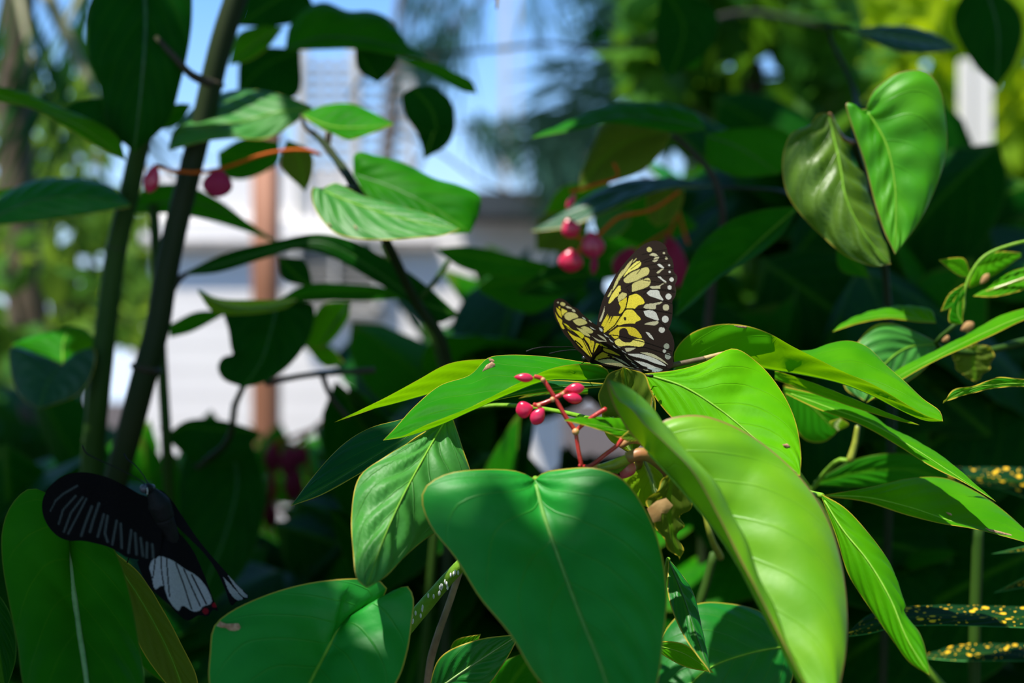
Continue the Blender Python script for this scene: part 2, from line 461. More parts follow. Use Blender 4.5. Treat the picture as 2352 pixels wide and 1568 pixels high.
GEN = {}
def generic_leaf(kind):
    """shared blade meshes, length 1 along +Y, face to +Z, drooping tip"""
    if kind in GEN: return GEN[kind]
    wid, droop, fold, matn = kind
    nu, nv = 14, 4
    U = np.linspace(0, 1, nu); k = 2 * nv + 1
    hw = wid * np.sin(np.pi * U ** .72) ** .8
    v, uv, ed, md = [], [], [], []
    for i, u in enumerate(U):
        for s in np.linspace(-1, 1, k):
            a = abs(s)
            y = u - .10 * a * (1 - u) ** 3 * 2
            z = -droop * u ** 2 + fold * hw[i] * (a ** 1.4) + .006 * math.sin(u * 40 - a * 8) * a
            v.append((s * hw[i], y, z)); uv.append((u, .5 + .5 * s)); ed.append(hw[i] * (1 - a) * .1); md.append(hw[i] * a * .1)
    f = [(i*k + j, i*k + j + 1, (i+1)*k + j + 1, (i+1)*k + j) for i in range(nu - 1) for j in range(k - 1)]
    o = mesh_obj('leaf', v, f, M[matn], None, uv, {'edge_d': ed, 'mid_d': md})
    me = o.data
    bpy.data.objects.remove(o)
    GEN[kind] = me
    return me

def put_leaf(parent, pos, direc, normal, size, kind, name='leaf'):
    me = generic_leaf(kind)
    o = bpy.data.objects.new(name, me)
    COL.objects.link(o); o.parent = parent
    y = Vector(direc).normalized(); z = Vector(normal)
    x = y.cross(z)
    if x.length < 1e-3: x = y.cross(Vector((1, 0, .3)))
    x.normalize(); z = x.cross(y)
    m = Matrix((x, y, z)).transposed().to_4x4()
    m = Matrix.Translation(Vector(pos) - Vector(org_of(parent))) @ m @ Matrix.Scale(size, 4)
    o.matrix_local = m
    return o

# ------------------------------------------------------------------ flowers
def flower(cluster, c, L, W, T, ang, d, mat='petal', open_=False):
    """a two-petalled begonia flower or bud; pixels: centre c, length L, width W, thickness T, angle (deg, image, from +x clockwise)"""
    s = d / F
    a = math.radians(ang)
    ex = np.array([math.cos(a), 0, -math.sin(a)]); ez = np.array([math.sin(a), 0, math.cos(a)]); ey = np.array([0, 1, 0])
    C = P(c[0], c[1], d)
    nu, nv = 18, 12
    parts = []
    for sgn in (-1, 1):                         # the two closed petals, shells meeting in a seam
        v = []
        for j in range(nv + 1):
            t = j / nv
            w = math.sin(math.pi * min(1, t * .97 + .015)) ** .65 * (0.72 + .5 * t) * .5 * W
            for i in range(nu // 2 + 1):
                b = math.pi * i / (nu // 2)
                y = math.sin(b) * T * .5 * math.sin(math.pi * min(1, t * .96 + .02)) ** .7
                gap = (.06 if open_ else .02) * T * t
                v.append(C + s * (ex * (t - .5) * L + ez * math.cos(b) * w + ey * sgn * (y + gap)))
        k = nu // 2 + 1
        f = [(j*k + i, j*k + i + 1, (j+1)*k + i + 1, (j+1)*k + i) for j in range(nv) for i in range(k - 1)]
        parts.append((np.array(v), f))
    v, f = join_geo(parts)
    return mesh_obj('flower', v, f, M[mat], cluster)

def stalk(parent, lines, d, r, mat='stalk_red', name='flower_cluster', nodes=()):
    parts = []
    for ln in lines:
        pts = [P(q[0], q[1], q[2] if len(q) > 2 else d) for q in ln]
        parts.append(tube_geo(crom(pts, 14), [r / F * d * .9, r / F * d], 8))
    v, f = join_geo(parts)
    o = mesh_obj(name, v, f, M[mat], parent)
    for (x, y, rr) in nodes:
        nv_, nf_ = ball_geo(P(x, y, d - .0005), np.eye(3) * rr / F * d, 10, 7)
        mesh_obj('stalk_node', nv_, nf_, M['stalk_node'], o)
    return o

# ================================================================== THE SETTING
def struct(name, geos, mat):
    v, f = join_geo(geos)
    o = mesh_obj(name, v, f, M[mat], smooth=False); o['kind'] = 'structure'
    return o
def world_box(x0, x1, y0, y1, d0, d1, z0=None):
    """a box at real depth d0..d1 whose front face spans these pixels"""
    a, b = P(x0, y1, d0), P(x1, y0, d0)
    return box_geo((a[0], d0, a[2] if z0 is None else z0), (b[0], d1, b[2]))

# ground: a gently uneven sheet of soil
gx, gy = np.meshgrid(np.linspace(-14, 14, 57), np.linspace(-3, 30, 67), indexing='ij')
gz = -.02 + .012 * np.sin(gx * 2.1 + gy) + .01 * np.sin(gy * 3.3 - gx * 1.7)
gi = np.arange(56)[:, None] * 67 + np.arange(66)[None, :]
ground = mesh_obj('floor', np.stack([gx, gy, gz], -1).reshape(-1, 3), np.stack([gi, gi + 67, gi + 68, gi + 1], -1).reshape(-1, 4), M['soil'])
ground['kind'] = 'structure'

# the white garden house far behind: wall, eaves, window frame with louvres
def wall_panel(x0, x1, ytop, d0, d1, mat='wall', ybot=None):
    a, b = P(x0, ytop, d0), P(x1, ytop, d0)
    z0 = -.05 if ybot is None else P(x0, ybot, d0)[2]
    return box_geo((a[0], d0, z0), (b[0], d1, a[2]))
wall = struct('wall_back', [wall_panel(300, 1290, 500, 6.6, 6.75), wall_panel(330, 960, 390, 6.62, 6.74, ybot=505)], 'wall')
struct('trim_1', [wall_panel(300, 1000, 552, 6.52, 6.59, ybot=572)], 'rail')
struct('trim_2', [wall_panel(1040, 1330, 437, 6.2, 6.9, ybot=492)], 'roof')
fr = []
for x in (690, 812):
    fr.append(wall_panel(x - 14, x + 14, 110, 6.6, 6.7, ybot=500))
for x in (735, 770):
    fr.append(wall_panel(x - 5, x + 5, 130, 6.62, 6.68, ybot=500))
fr.append(wall_panel(930, 948, 180, 6.6, 6.7, ybot=500))
struct('trim_3', fr, 'wall_frame')
lv = []
for i, y in enumerate(range(150, 480, 26)):
    lv.append(wall_panel(700, 940 - (i % 2) * 6, y, 6.63, 6.67, ybot=y + 6))
struct('trim_4', lv, 'rail')
struct('trim_5', [wall_panel(1150, 1166, -120, 7.6, 7.66, ybot=440), wall_panel(1186, 1194, -120, 7.6, 7.66, ybot=440)], 'wall_frame')

sid = []
for i in range(16):
    y0 = 505 + i * 58
    sid.append(wall_panel(302, 1288, y0, 6.575, 6.60, ybot=y0 + 56.5))
boards = []
for k, q in enumerate(sid):
    o_ = mesh_obj('board', q[0], q[1], M['wall'], wall, smooth=False)
wf = struct('window_1', [wall_panel(672, 684, 548, 6.5, 6.57, ybot=720), wall_panel(862, 874, 548, 6.5, 6.57, ybot=720), wall_panel(672, 874, 540, 6.5, 6.57, ybot=552), wall_panel(672, 874, 708, 6.5, 6.57, ybot=720), wall_panel(764, 772, 548, 6.51, 6.57, ybot=720)], 'wall_frame')
for k in range(9):
    q = wall_panel(684, 862, 556 + k * 17, 6.53, 6.565, ybot=556 + k * 17 + 8)
    mesh_obj('slat', q[0], q[1], M['rail'], wf, smooth=False)
t = thing('wooden_post', 'reddish brown wooden post standing before the white wall', 'post', (P(605, 0, 4.2)[0], 4.25, 0))
a, b = P(577, 300, 4.2), P(634, 300, 4.2)
bm = bmesh.new()
bmesh.ops.create_cube(bm, size=1)
for v in bm.verts:
    v.co = Vector((a[0] + (v.co.x + .5) * (b[0] - a[0]), 4.2 + (v.co.y + .5) * .09, (v.co.z + .5) * a[2]))
bmesh.ops.subdivide_edges(bm, edges=bm.edges[:], cuts=3, use_grid_fill=True)
bmesh.ops.bevel(bm, geom=[e for e in bm.edges if e.is_boundary or e.calc_face_angle(0) > 1], offset=.008, segments=2, affect='EDGES')
vs = [tuple(v.co) for v in bm.verts]; fs = [tuple(v.index for v in f.verts) for f in bm.faces]; bm.free()
mesh_obj('shaft', vs, fs, M['post'], t)
v, f = box_geo((a[0] - .01, 4.19, 0), (b[0] + .01, 4.30, .05)); mesh_obj('footing', v, f, M['rail'], t, smooth=False)
v, f = box_geo((a[0] - .006, 4.192, a[2] - .03), (b[0] + .006, 4.298, a[2] + .004)); mesh_obj('cap', v, f, M['post'], t, smooth=False)

t = thing('white_post', 'white painted board post glimpsed among the yellow green trees at right', 'post', (P(2240, 0, 3.4)[0], 3.42, 0))
a, b = P(2205, 135, 3.4), P(2282, 135, 3.4)
v, f = join_geo([box_geo((a[0] + .004, 3.4, 0), (a[0] + .030, 3.43, a[2])), box_geo((a[0] + .036, 3.405, 0), (b[0], 3.44, a[2] - .02))])
mesh_obj('board', v, f, M['wall'], t, smooth=False)

# ------------------------------------------------------------------ trees and shrubs behind
def cloud_geo(n, boxes, size, seed, long=.5, hang=.3, gaps=()):
    """n separate small folded leaves spread through pixel boxes (x0, x1, y0, y1, d0, d1)"""
    g = np.random.default_rng(seed)
    w = np.array([(b[1] - b[0]) * (b[3] - b[2]) for b in boxes], float); w /= w.sum()
    V, Fc, T = [], [], []
    for i in range(n):
        b = boxes[g.choice(len(boxes), p=w)]
        for _ in range(20):
            x, y, d = g.uniform(b[0], b[1]), g.uniform(b[2], b[3]), g.uniform(b[4], b[5])
            s = size * g.uniform(.6, 1.25); rp = s * .42 * F / d
            if not any(((x - q[0]) / (q[2] + rp)) ** 2 + ((y - q[1]) / (q[3] + rp)) ** 2 < 1 for q in gaps): break
        else: continue
        c = P(x, y, d)
        dr = g.normal(size=3); dr[2] -= hang * 2; dr /= np.linalg.norm(dr)
        nm = g.normal(size=3) * .6 + np.array([0, -.25, .9]); sd = np.cross(dr, nm); sd /= np.linalg.norm(sd) + 1e-9
        nm = np.cross(sd, dr)
        w_ = s * long * .5
        o = len(V)
        V += [c, c + dr*s*.35 + sd*w_ - nm*w_*.25, c + dr*s*.4, c + dr*s*.35 - sd*w_ - nm*w_*.25,
              c + dr*s*.75 + sd*w_*.7 - nm*w_*.35, c + dr*s*.78 - nm*w_*.12, c + dr*s*.75 - sd*w_*.7 - nm*w_*.35, c + dr*s - nm*w_*.3]
        Fc += [(o, o+1, o+2), (o, o+2, o+3), (o+1, o+4, o+5, o+2), (o+2, o+5, o+6, o+3), (o+4, o+7, o+5), (o+5, o+7, o+6)]
        T += [g.uniform()] * 8
    return np.array(V), Fc, T

def tree(name, label, boxes, n, size, mat, seed, trunk=None, long=.5, hang=.3, cat='tree', group=None, gaps=(), branches=6):
    V, Fc, T = cloud_geo(n, boxes, size, seed, long, hang, gaps)
    c = V.mean(0)
    base = (c[0] if trunk is None else trunk[0], c[1] if trunk is None else trunk[1], 0)
    t = thing(name, label, cat, base, group)
    mesh_obj('foliage', V, Fc, M[mat], t, attrs={'tint': T}, kind='stuff')
    g = np.random.default_rng(seed + 99)
    top = np.array([c[0], c[1], c[2] + .1])
    b0 = np.array(base, float)
    mid = b0 * .5 + top * .5 + np.array([.06, .04, 0])
    tube(t, [b0, mid, top], [.05, .035, .02], M['bark'], 'trunk', 18, 8)
    for i in range(branches):
        tgt = V[g.integers(len(V))]
        st = b0 * .4 + top * .6 if i % 2 else mid
        tube(t, [st, st * .45 + tgt * .55 + np.array([0, 0, .07]), tgt], [.016, .01, .004], M['bark'], 'branch', 10, 6)
    return t

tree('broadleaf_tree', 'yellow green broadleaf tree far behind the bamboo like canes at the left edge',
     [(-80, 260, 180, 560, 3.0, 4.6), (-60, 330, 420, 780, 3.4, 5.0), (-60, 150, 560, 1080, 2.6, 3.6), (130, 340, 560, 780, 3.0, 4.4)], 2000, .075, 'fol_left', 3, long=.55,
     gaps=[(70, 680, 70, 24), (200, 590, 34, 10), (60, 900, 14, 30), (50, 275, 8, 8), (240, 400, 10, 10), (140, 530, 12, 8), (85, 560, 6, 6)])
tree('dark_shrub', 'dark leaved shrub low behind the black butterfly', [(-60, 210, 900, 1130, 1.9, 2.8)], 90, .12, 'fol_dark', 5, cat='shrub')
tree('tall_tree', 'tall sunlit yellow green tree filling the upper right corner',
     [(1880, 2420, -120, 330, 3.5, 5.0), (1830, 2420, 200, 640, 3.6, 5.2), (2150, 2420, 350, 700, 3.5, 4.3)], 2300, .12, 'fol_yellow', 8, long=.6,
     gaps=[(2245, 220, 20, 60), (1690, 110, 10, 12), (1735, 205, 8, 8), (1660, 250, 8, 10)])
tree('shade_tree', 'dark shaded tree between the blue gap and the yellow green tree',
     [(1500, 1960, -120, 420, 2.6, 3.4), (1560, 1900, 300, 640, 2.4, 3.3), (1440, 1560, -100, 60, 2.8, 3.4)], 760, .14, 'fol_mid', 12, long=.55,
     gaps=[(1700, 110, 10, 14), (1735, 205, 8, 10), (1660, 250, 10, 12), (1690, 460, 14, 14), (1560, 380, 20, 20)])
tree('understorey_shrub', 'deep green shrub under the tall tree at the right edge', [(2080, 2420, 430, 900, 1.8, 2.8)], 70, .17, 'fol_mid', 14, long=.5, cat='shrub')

def needle_tree(name, label, boxes, n, seed, length, trunk, group=None):
    g = np.random.default_rng(seed)
    V, Fc, T = [], [], []
    for i in range(n):
        b = boxes[g.integers(len(boxes))]
        x = b[0] + (b[1] - b[0]) * g.beta(1.3, 1.3); y = b[2] + (b[3] - b[2]) * g.beta(1.1, 1.5); d = g.uniform(b[4], b[5])
        c = P(x, y, d)
        a = math.radians(b[6] + g.normal() * 16)
        dr = np.array([math.cos(a), g.normal() * .3, -math.sin(a)]); dr /= np.linalg.norm(dr)
        s = length * g.uniform(.5, 1.4); w = .004 + .004 * g.uniform()
        sd = unit(np.cross(dr, np.array([0, 1, .2]))) * w
        o = len(V); V += [c - sd, c + dr*s*.5 - sd*1.3, c + dr*s, c + dr*s*.5 + sd*1.3 + np.array([0, w, 0]), c + sd]
        Fc += [(o, o+1, o+3, o+4), (o+1, o+2, o+3)]; T += [g.uniform()] * 5
    V = np.array(V)
    t = thing(name, label, 'tree', (trunk[0], trunk[1], 0), group)
    mesh_obj('foliage', V, Fc, M['fol_blue'], t, attrs={'tint': T}, kind='stuff')
    top = P(*trunk[2])
    tube(t, [np.array([trunk[0], trunk[1], 0]), np.array([trunk[0], trunk[1], top[2] * .6]), top], [.07, .05, .012], M['bark'], 'trunk', 14, 8)
    for b in boxes[:4]:
        e = P((b[0] + b[1]) / 2, (b[2] + b[3]) / 2, (b[4] + b[5]) / 2)
        tube(t, [np.array([trunk[0], trunk[1], e[2] * .75]), (np.array([trunk[0], trunk[1], e[2]]) + e) / 2, e], [.02, .012, .004], M['bark'], 'branch', 10, 6)
    return t
needle_tree('conifer', 'hazy conifer boughs against the blue sky at top centre',
            [(930, 1120, -80, 100, 7.0, 8.5, 100), (1200, 1480, -120, 60, 7.0, 8.5, 75), (1060, 1190, 255, 330, 7.2, 8, 60), (930, 1080, 60, 180, 7, 8, 110)], 260, 21, .30, (P(1000, 0, 8)[0] - .3, 8.2, (940, -200, 8.2)))
needle_tree('conifer', 'hazy conifer boughs right of the blue sky gap',
            [(1300, 1560, 120, 330, 5.2, 6.4, 155), (1380, 1560, -60, 200, 5.2, 6.4, 150), (1230, 1350, 300, 430, 5.4, 6.2, 80), (1260, 1420, 250, 330, 5.4, 6.2, 160)], 520, 22, .27, (P(1620, 0, 5.8)[0], 5.9, (1640, -250, 5.9)))

# palm at upper left
t = thing('palm', 'olive stalked palm behind the big dark leaf at upper left', 'palm', (P(150, 0, 2.6)[0], 2.8, 0))
tb0 = np.array([P(150, 0, 2.6)[0] - .25, 2.8, 0])
tube(t, [tb0 + [.25, 0, 0], tb0 + [.2, 0, .8], P(40, 500, 2.8), P(60, -400, 2.8)], [.05, .04, .03], M['bark'], 'trunk', 20, 8)
def frond(a, c, b, hang, seed):
    g = np.random.default_rng(seed)
    pts = crom([P(*a), P(*c), P(*b)], 26)
    v, f = tube_geo(pts, [.015, .011, .004], 6)
    o = mesh_obj('frond', v, f, M['palm_stalk'], t)
    parts = []
    for i in range(3, 25, 2):
        for sg in (-1, 1):
            p = pts[i]; s = .22 + .12 * math.sin(i / 25 * math.pi)
            dr = unit(np.array([sg * .35 + .1, g.normal() * .25, -hang + g.normal() * .12])); sd = unit(np.cross(dr, [0, 1, 0])) * .006
            q = np.array([p, p + dr*s*.4 + sd, p + dr*s, p + dr*s*.4 - sd + np.array([0, .004, 0])])
            parts.append((q, [(0, 1, 2, 3)]))
    v, f = join_geo(parts)
    mesh_obj('leaflet', v, f, M['fol_dark'], o, attrs={'tint': g.uniform(size=len(v))}, kind='stuff')
frond((100, -30, 2.5), (165, 110, 2.45), (228, 235, 2.4), .5, 1)
frond((-60, -260, 2.7), (30, -60, 2.6), (75, 150, 2.5), 1.1, 2)
frond((260, -260, 2.8), (215, -80, 2.7), (150, 60, 2.6), 1.2, 3)

# a thin bare branch crossing the blue gap
t = thing('bare_branch', 'thin dark bare branch crossing the blue sky gap with one tiny leaf', 'branch', tuple(P(1520, 80, 2.3)))
pstem(t, [(940, 132, 2.3), (1040, 122, 2.3), (1150, 112, 2.3), (1260, 100, 2.3), (1340, 112, 2.3), (1400, 112, 2.3), (1470, 95, 2.3), (1560, 70, 2.3), (1700, 30, 2.4), (1900, 60, 2.6)], [4.5, 5.5, 8], M['twig_dark'], 'stem', 40)
leaf(t, [(1362, 112), (1372, 85), (1392, 62)], [(1362, 112), (1356, 80), (1360, 58), (1392, 62)], [(1362, 112), (1390, 82), (1392, 62)], [2.3], mat='shade', rib=None)
pstem(t, [(800, 220, 2.3), (880, 280, 2.3), (1010, 350, 2.3), (1110, 420, 2.3), (1250, 470, 2.3)], [3.5, 3.5, 2.5], M['twig_dark'], 'twig', 30)
pstem(t, [(800, 220, 2.3), (860, 150, 2.3), (940, 132, 2.3)], [3.5, 4.5], M['twig_dark'], 'twig', 14)
t = thing('hanging_twig', 'tiny brown twig tip hanging in at the top edge of the blue gap', 'twig', tuple(P(1141, 10, .9)))
pstem(t, [(1150, -90, .9), (1143, -40, .9), (1141, 20, .9)], [6, 5.5, 2], M['twig'], 'stem', 12)
# ================================================================== THE BEGONIAS IN FOCUS
def plant(name, label, cat, x, y, d, group=None):
    p = P(x, y, d)
    return thing(name, label, cat, (p[0], d, 0), group)
def root(parent, x, y, d, rpx, mat='petiole_green', lean=(.0, .03), n=24):
    """the stem from a point of the shoot down to the soil"""
    p = P(x, y, d); g = np.array([org_of(parent)[0], org_of(parent)[1], -.01])
    m = p * .55 + g * .45 + np.array([lean[0], lean[1], 0])
    return tube(parent, [p, m, g], [rpx / F * d, rpx / F * d * 1.2, rpx / F * d * 1.5], M[mat], 'stem', n, 10)

# ---- A: the central shoot carrying the pale butterfly
A = plant('begonia', 'sunlit begonia shoot in the middle, its leaves carrying the yellow and black butterfly', 'begonia', 1440, 1500, .68)
leaf(A, [(1228,1100),(1248,1180),(1290,1300),(1335,1420),(1380,1530),(1425,1680)],
     [(1228,1100),(1190,1082),(1100,1078),(1020,1090),(975,1120),(968,1150),(990,1210),(1045,1280),(1100,1370),(1170,1455),(1235,1560),(1330,1650),(1425,1680)],
     [(1228,1100),(1250,1084),(1290,1077),(1370,1075),(1430,1100),(1480,1165),(1515,1250),(1532,1360),(1526,1450),(1510,1568),(1480,1640),(1425,1680)],
     [.585, .565, .53, .505], l=[.0, .012, .012], r=[0, .010, .010], mat='satin', bulge=.08, rib='midrib_soft', ribr=6, quilt=.0007, label='big dull green front leaf')
# bright folded leaf at right
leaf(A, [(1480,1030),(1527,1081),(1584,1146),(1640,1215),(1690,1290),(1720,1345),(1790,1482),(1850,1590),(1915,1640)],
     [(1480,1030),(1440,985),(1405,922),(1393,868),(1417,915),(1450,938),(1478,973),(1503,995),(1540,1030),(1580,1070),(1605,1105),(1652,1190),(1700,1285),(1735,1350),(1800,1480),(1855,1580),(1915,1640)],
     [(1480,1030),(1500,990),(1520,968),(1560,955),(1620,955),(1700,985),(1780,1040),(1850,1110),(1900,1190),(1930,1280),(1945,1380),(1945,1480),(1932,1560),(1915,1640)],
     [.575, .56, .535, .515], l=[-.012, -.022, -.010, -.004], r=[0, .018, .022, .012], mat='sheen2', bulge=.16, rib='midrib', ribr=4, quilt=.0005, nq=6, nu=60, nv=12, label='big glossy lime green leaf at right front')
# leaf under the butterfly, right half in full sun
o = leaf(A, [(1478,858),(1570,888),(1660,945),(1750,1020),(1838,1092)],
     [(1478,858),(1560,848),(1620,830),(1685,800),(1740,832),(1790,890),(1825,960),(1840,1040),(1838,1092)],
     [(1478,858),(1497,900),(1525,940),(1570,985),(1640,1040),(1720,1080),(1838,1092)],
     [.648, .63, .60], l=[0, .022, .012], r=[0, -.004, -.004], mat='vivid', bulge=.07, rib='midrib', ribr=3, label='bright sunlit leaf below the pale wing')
pstem(A, [(1538,840,.664),(1575,832,.664),(1620,823,.665)], [6, 6], M['dead_stem'], 'dead_stem', 14)
pstem(A, [(1618,823,.665),(1650,814,.665),(1683,803,.665)], [6, 5, 1], M['dead_tip'], 'dead_tip', 12)
scar(o, [(1797,1020),(1808,1018),(1816,1026),(1808,1029),(1800,1025)], .611)
# olive young leaf behind the petiole
leaf(A, [(1450,1045),(1446,950),(1433,843)], [(1450,1045),(1405,1010),(1382,950),(1376,905),(1395,862),(1433,843)],
     [(1450,1045),(1497,990),(1508,950),(1497,898),(1478,858),(1433,843)], [.645, .640, .635], l=[.0, -.012, -.006], r=[0, -.010, -.004], mat='olive', bulge=.1, rib='midrib', ribr=2, wave=.0006, label='olive wavy edged young leaf')
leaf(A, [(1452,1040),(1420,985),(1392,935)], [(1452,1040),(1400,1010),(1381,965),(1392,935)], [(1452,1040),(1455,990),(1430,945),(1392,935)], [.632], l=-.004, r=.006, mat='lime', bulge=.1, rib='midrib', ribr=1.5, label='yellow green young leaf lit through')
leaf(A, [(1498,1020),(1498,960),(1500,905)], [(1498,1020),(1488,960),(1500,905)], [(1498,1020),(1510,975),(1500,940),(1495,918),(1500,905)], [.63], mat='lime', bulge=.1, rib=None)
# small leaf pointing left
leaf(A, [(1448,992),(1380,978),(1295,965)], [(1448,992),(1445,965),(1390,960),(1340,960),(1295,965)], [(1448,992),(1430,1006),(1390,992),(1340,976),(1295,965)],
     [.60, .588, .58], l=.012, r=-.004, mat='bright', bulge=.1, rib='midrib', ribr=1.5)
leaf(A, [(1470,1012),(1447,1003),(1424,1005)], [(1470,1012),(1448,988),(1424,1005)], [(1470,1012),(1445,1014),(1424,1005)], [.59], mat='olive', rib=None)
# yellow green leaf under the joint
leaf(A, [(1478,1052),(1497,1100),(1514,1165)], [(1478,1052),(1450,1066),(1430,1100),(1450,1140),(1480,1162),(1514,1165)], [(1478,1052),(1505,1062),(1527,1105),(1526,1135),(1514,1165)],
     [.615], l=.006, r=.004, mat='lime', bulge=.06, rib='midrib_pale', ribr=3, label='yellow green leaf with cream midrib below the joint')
# withered bract
leaf(A, [(1545,1065),(1535,1170),(1545,1230),(1561,1287)], [(1545,1065),(1520,1110),(1487,1150),(1505,1200),(1522,1240),(1548,1270),(1561,1287)],
     [(1545,1065),(1590,1130),(1582,1170),(1566,1185),(1570,1205),(1556,1222),(1566,1246),(1561,1287)], [.60], l=-.004, r=.004, mat='olive', bulge=.1, rib=None, wave=.0015, name='bract', label='withered olive brown bract')
scar(A, [(1486,1168),(1508,1150),(1530,1143),(1546,1160),(1533,1178),(1520,1180),(1518,1196),(1500,1200)], .594, 'dry', 'dry_bract')
# left leaves
o = leaf(A, [(1402,868),(1340,873),(1260,873),(1180,900),(1090,940),(1000,980),(930,1003),(880,1011)],
     [(1402,868),(1380,838),(1340,831),(1250,818),(1160,815),(1120,822),(1080,860),(1010,885),(950,935),(905,985),(880,1011)],
     [(1402,868),(1395,848),(1370,838),(1335,835),(1270,845),(1180,885),(1080,935),(980,975),(920,1003),(880,1011)],
     [.64, .63, .615], l=[.012, .03, .018], r=[-.006, -.010, -.006], mat='green', bulge=.05, rib='midrib', ribr=2, nu=56, label='upper left leaf with tan scars')
scar(o, [(1122,822),(1132,824),(1139,832),(1133,836),(1124,830)], .652)
scar(o, [(1117,838),(1130,830),(1138,836),(1134,847),(1118,852),(1107,853)], .644)
leaf(A, [(1300,865),(1200,862),(1100,868),(1000,900),(900,928),(830,946),(767,970)],
     [(1300,850),(1200,828),(1100,825),(1030,835),(960,872),(900,905),(830,940),(767,970)],
     [(1300,872),(1170,872),(1060,886),(960,912),(880,932),(820,952),(767,970)], [.70, .68, .665], l=[0, -.014, -.006], r=[0, .008, .004], mat='bright', bulge=.05, rib='midrib', ribr=2, label='narrow bright leaf pointing left behind')
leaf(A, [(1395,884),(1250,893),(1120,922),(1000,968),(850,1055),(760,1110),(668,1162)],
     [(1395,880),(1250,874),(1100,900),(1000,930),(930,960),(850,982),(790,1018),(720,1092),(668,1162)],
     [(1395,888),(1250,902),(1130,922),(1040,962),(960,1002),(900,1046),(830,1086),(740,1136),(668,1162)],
     [.66, .645, .63], l=[0, .02, .016], r=[0, -.004, -.008], mat='baked_shade', bulge=.06, rib='midrib_dark', ribr=2, nu=56, label='long leaf pointing lower left, shade put into its green')
leaf(A, [(1350,893),(1270,893),(1190,915)], [(1350,890),(1270,885),(1190,915)], [(1350,905),(1270,905),(1190,915)], [.70], mat='bright', rib=None)
# pale satin leaf hanging behind
leaf(A, [(1035,945),(985,1030),(925,1140),(880,1240),(842,1350)], [(1035,945),(965,1000),(885,1048),(825,1095),(807,1180),(810,1260),(820,1330),(842,1350)],
     [(1035,945),(1060,1020),(1085,1120),(1040,1200),(980,1236),(930,1278),(885,1325),(842,1350)], [.63, .592, .57], l=[0, .010, .006], r=[0, .020, .010], mat='sheen', bulge=.1, rib='midrib', ribr=2.5, quilt=.0016, nq=6, label='pale satin leaf hanging below the left leaves')
leaf(A, [(1010,1150),(970,1147),(930,1141)], [(1010,1140),(970,1132),(930,1141)], [(1010,1165),(975,1155),(930,1141)], [.60], mat='bright', rib=None)
leaf(A, [(1010,1192),(965,1199),(924,1209)], [(1010,1184),(965,1193),(924,1209)], [(1010,1200),(965,1206),(924,1209)], [.60], mat='olive', rib=None, name='bract')
# petiole, joint, stem
pstem(A, [(1363,1079,.60),(1395,1071,.60),(1440,1055,.602),(1462,1043,.604)], [9, 12, 13], M['petiole'], 'petiole', 16, 12)
pstem(A, [(1358,1079,.60),(1372,1076,.60)], [10, 11], M['stalk_node'], 'petiole_end', 6, 12)
pstem(A, [(1440,1052,.602),(1475,1042,.602),(1510,1058,.606),(1560,1110,.615)], [14, 16, 14], M['joint'], 'joint', 18, 12)
pstem(A, [(1425,1025,.61),(1450,1010,.61),(1480,1012,.612),(1510,1040,.615)], [6, 12, 12], M['joint'], 'sheath', 14, 10)
pstem(A, [(1470,1045,.606),(1462,1100,.63),(1450,1200,.65),(1430,1350,.665),(1400,1700,.68)], [9, 11, 12], M['joint'], 'stem', 24, 10)
root(A, 1400, 1700, .68, 12)
pstem(A, [(1228,1100,.586),(1300,1120,.60),(1400,1090,.605),(1450,1050,.604)], [8, 9], M['petiole_green'], 'petiole', 16, 10)
pstem(A, [(1035,945,.715),(1150,930,.70),(1350,960,.66),(1480,1020,.62)], [5, 6], M['petiole_green'], 'petiole', 16, 8)
pstem(A, [(1500,905,.64),(1478,950,.63),(1480,1015,.615)], [5, 7], M['petiole_green'], 'petiole', 12, 8)
pstem(A, [(1402,866,.64),(1440,930,.65),(1470,1010,.62)], [5, 7], M['petiole_green'], 'petiole', 12, 8)
# flowers
fc = stalk(A, [[(1228,864),(1242,868),(1250,874)], [(1250,874),(1275,914),(1300,958),(1322,990)], [(1322,990),(1328,1030),(1336,1072)], [(1270,917),(1248,926),(1232,931)],
               [(1268,916),(1285,908),(1298,900)], [(1322,990),(1350,965),(1392,938)], [(1298,900),(1302,896)], [(1236,931),(1226,929)], [(1238,932),(1242,940)],
               [(1330,1068),(1350,1072),(1395,1040),(1420,1020),(1430,1005)]], .592, 5.4, nodes=[(1247,872,6), (1269,917,6.5), (1238,931,5.5), (1293,904,5), (1322,991,8.5)])
flower(fc, (1203,867), 44, 21, 16, 4, .592)
flower(fc, (1205,940), 40, 40, 22, 165, .592)
flower(fc, (1236,955), 44, 33, 20, 125, .590)
flower(fc, (1319,893), 46, 27, 20, -8, .593)
flower(fc, (1315,914), 44, 25, 18, 12, .590, 'petal')
flower(fc, (1440,1078), 46, 40, 20, -60, .607, 'petal_pale', True)
flower(fc, (1414,1096), 38, 18, 12, 30, .603, 'petal')

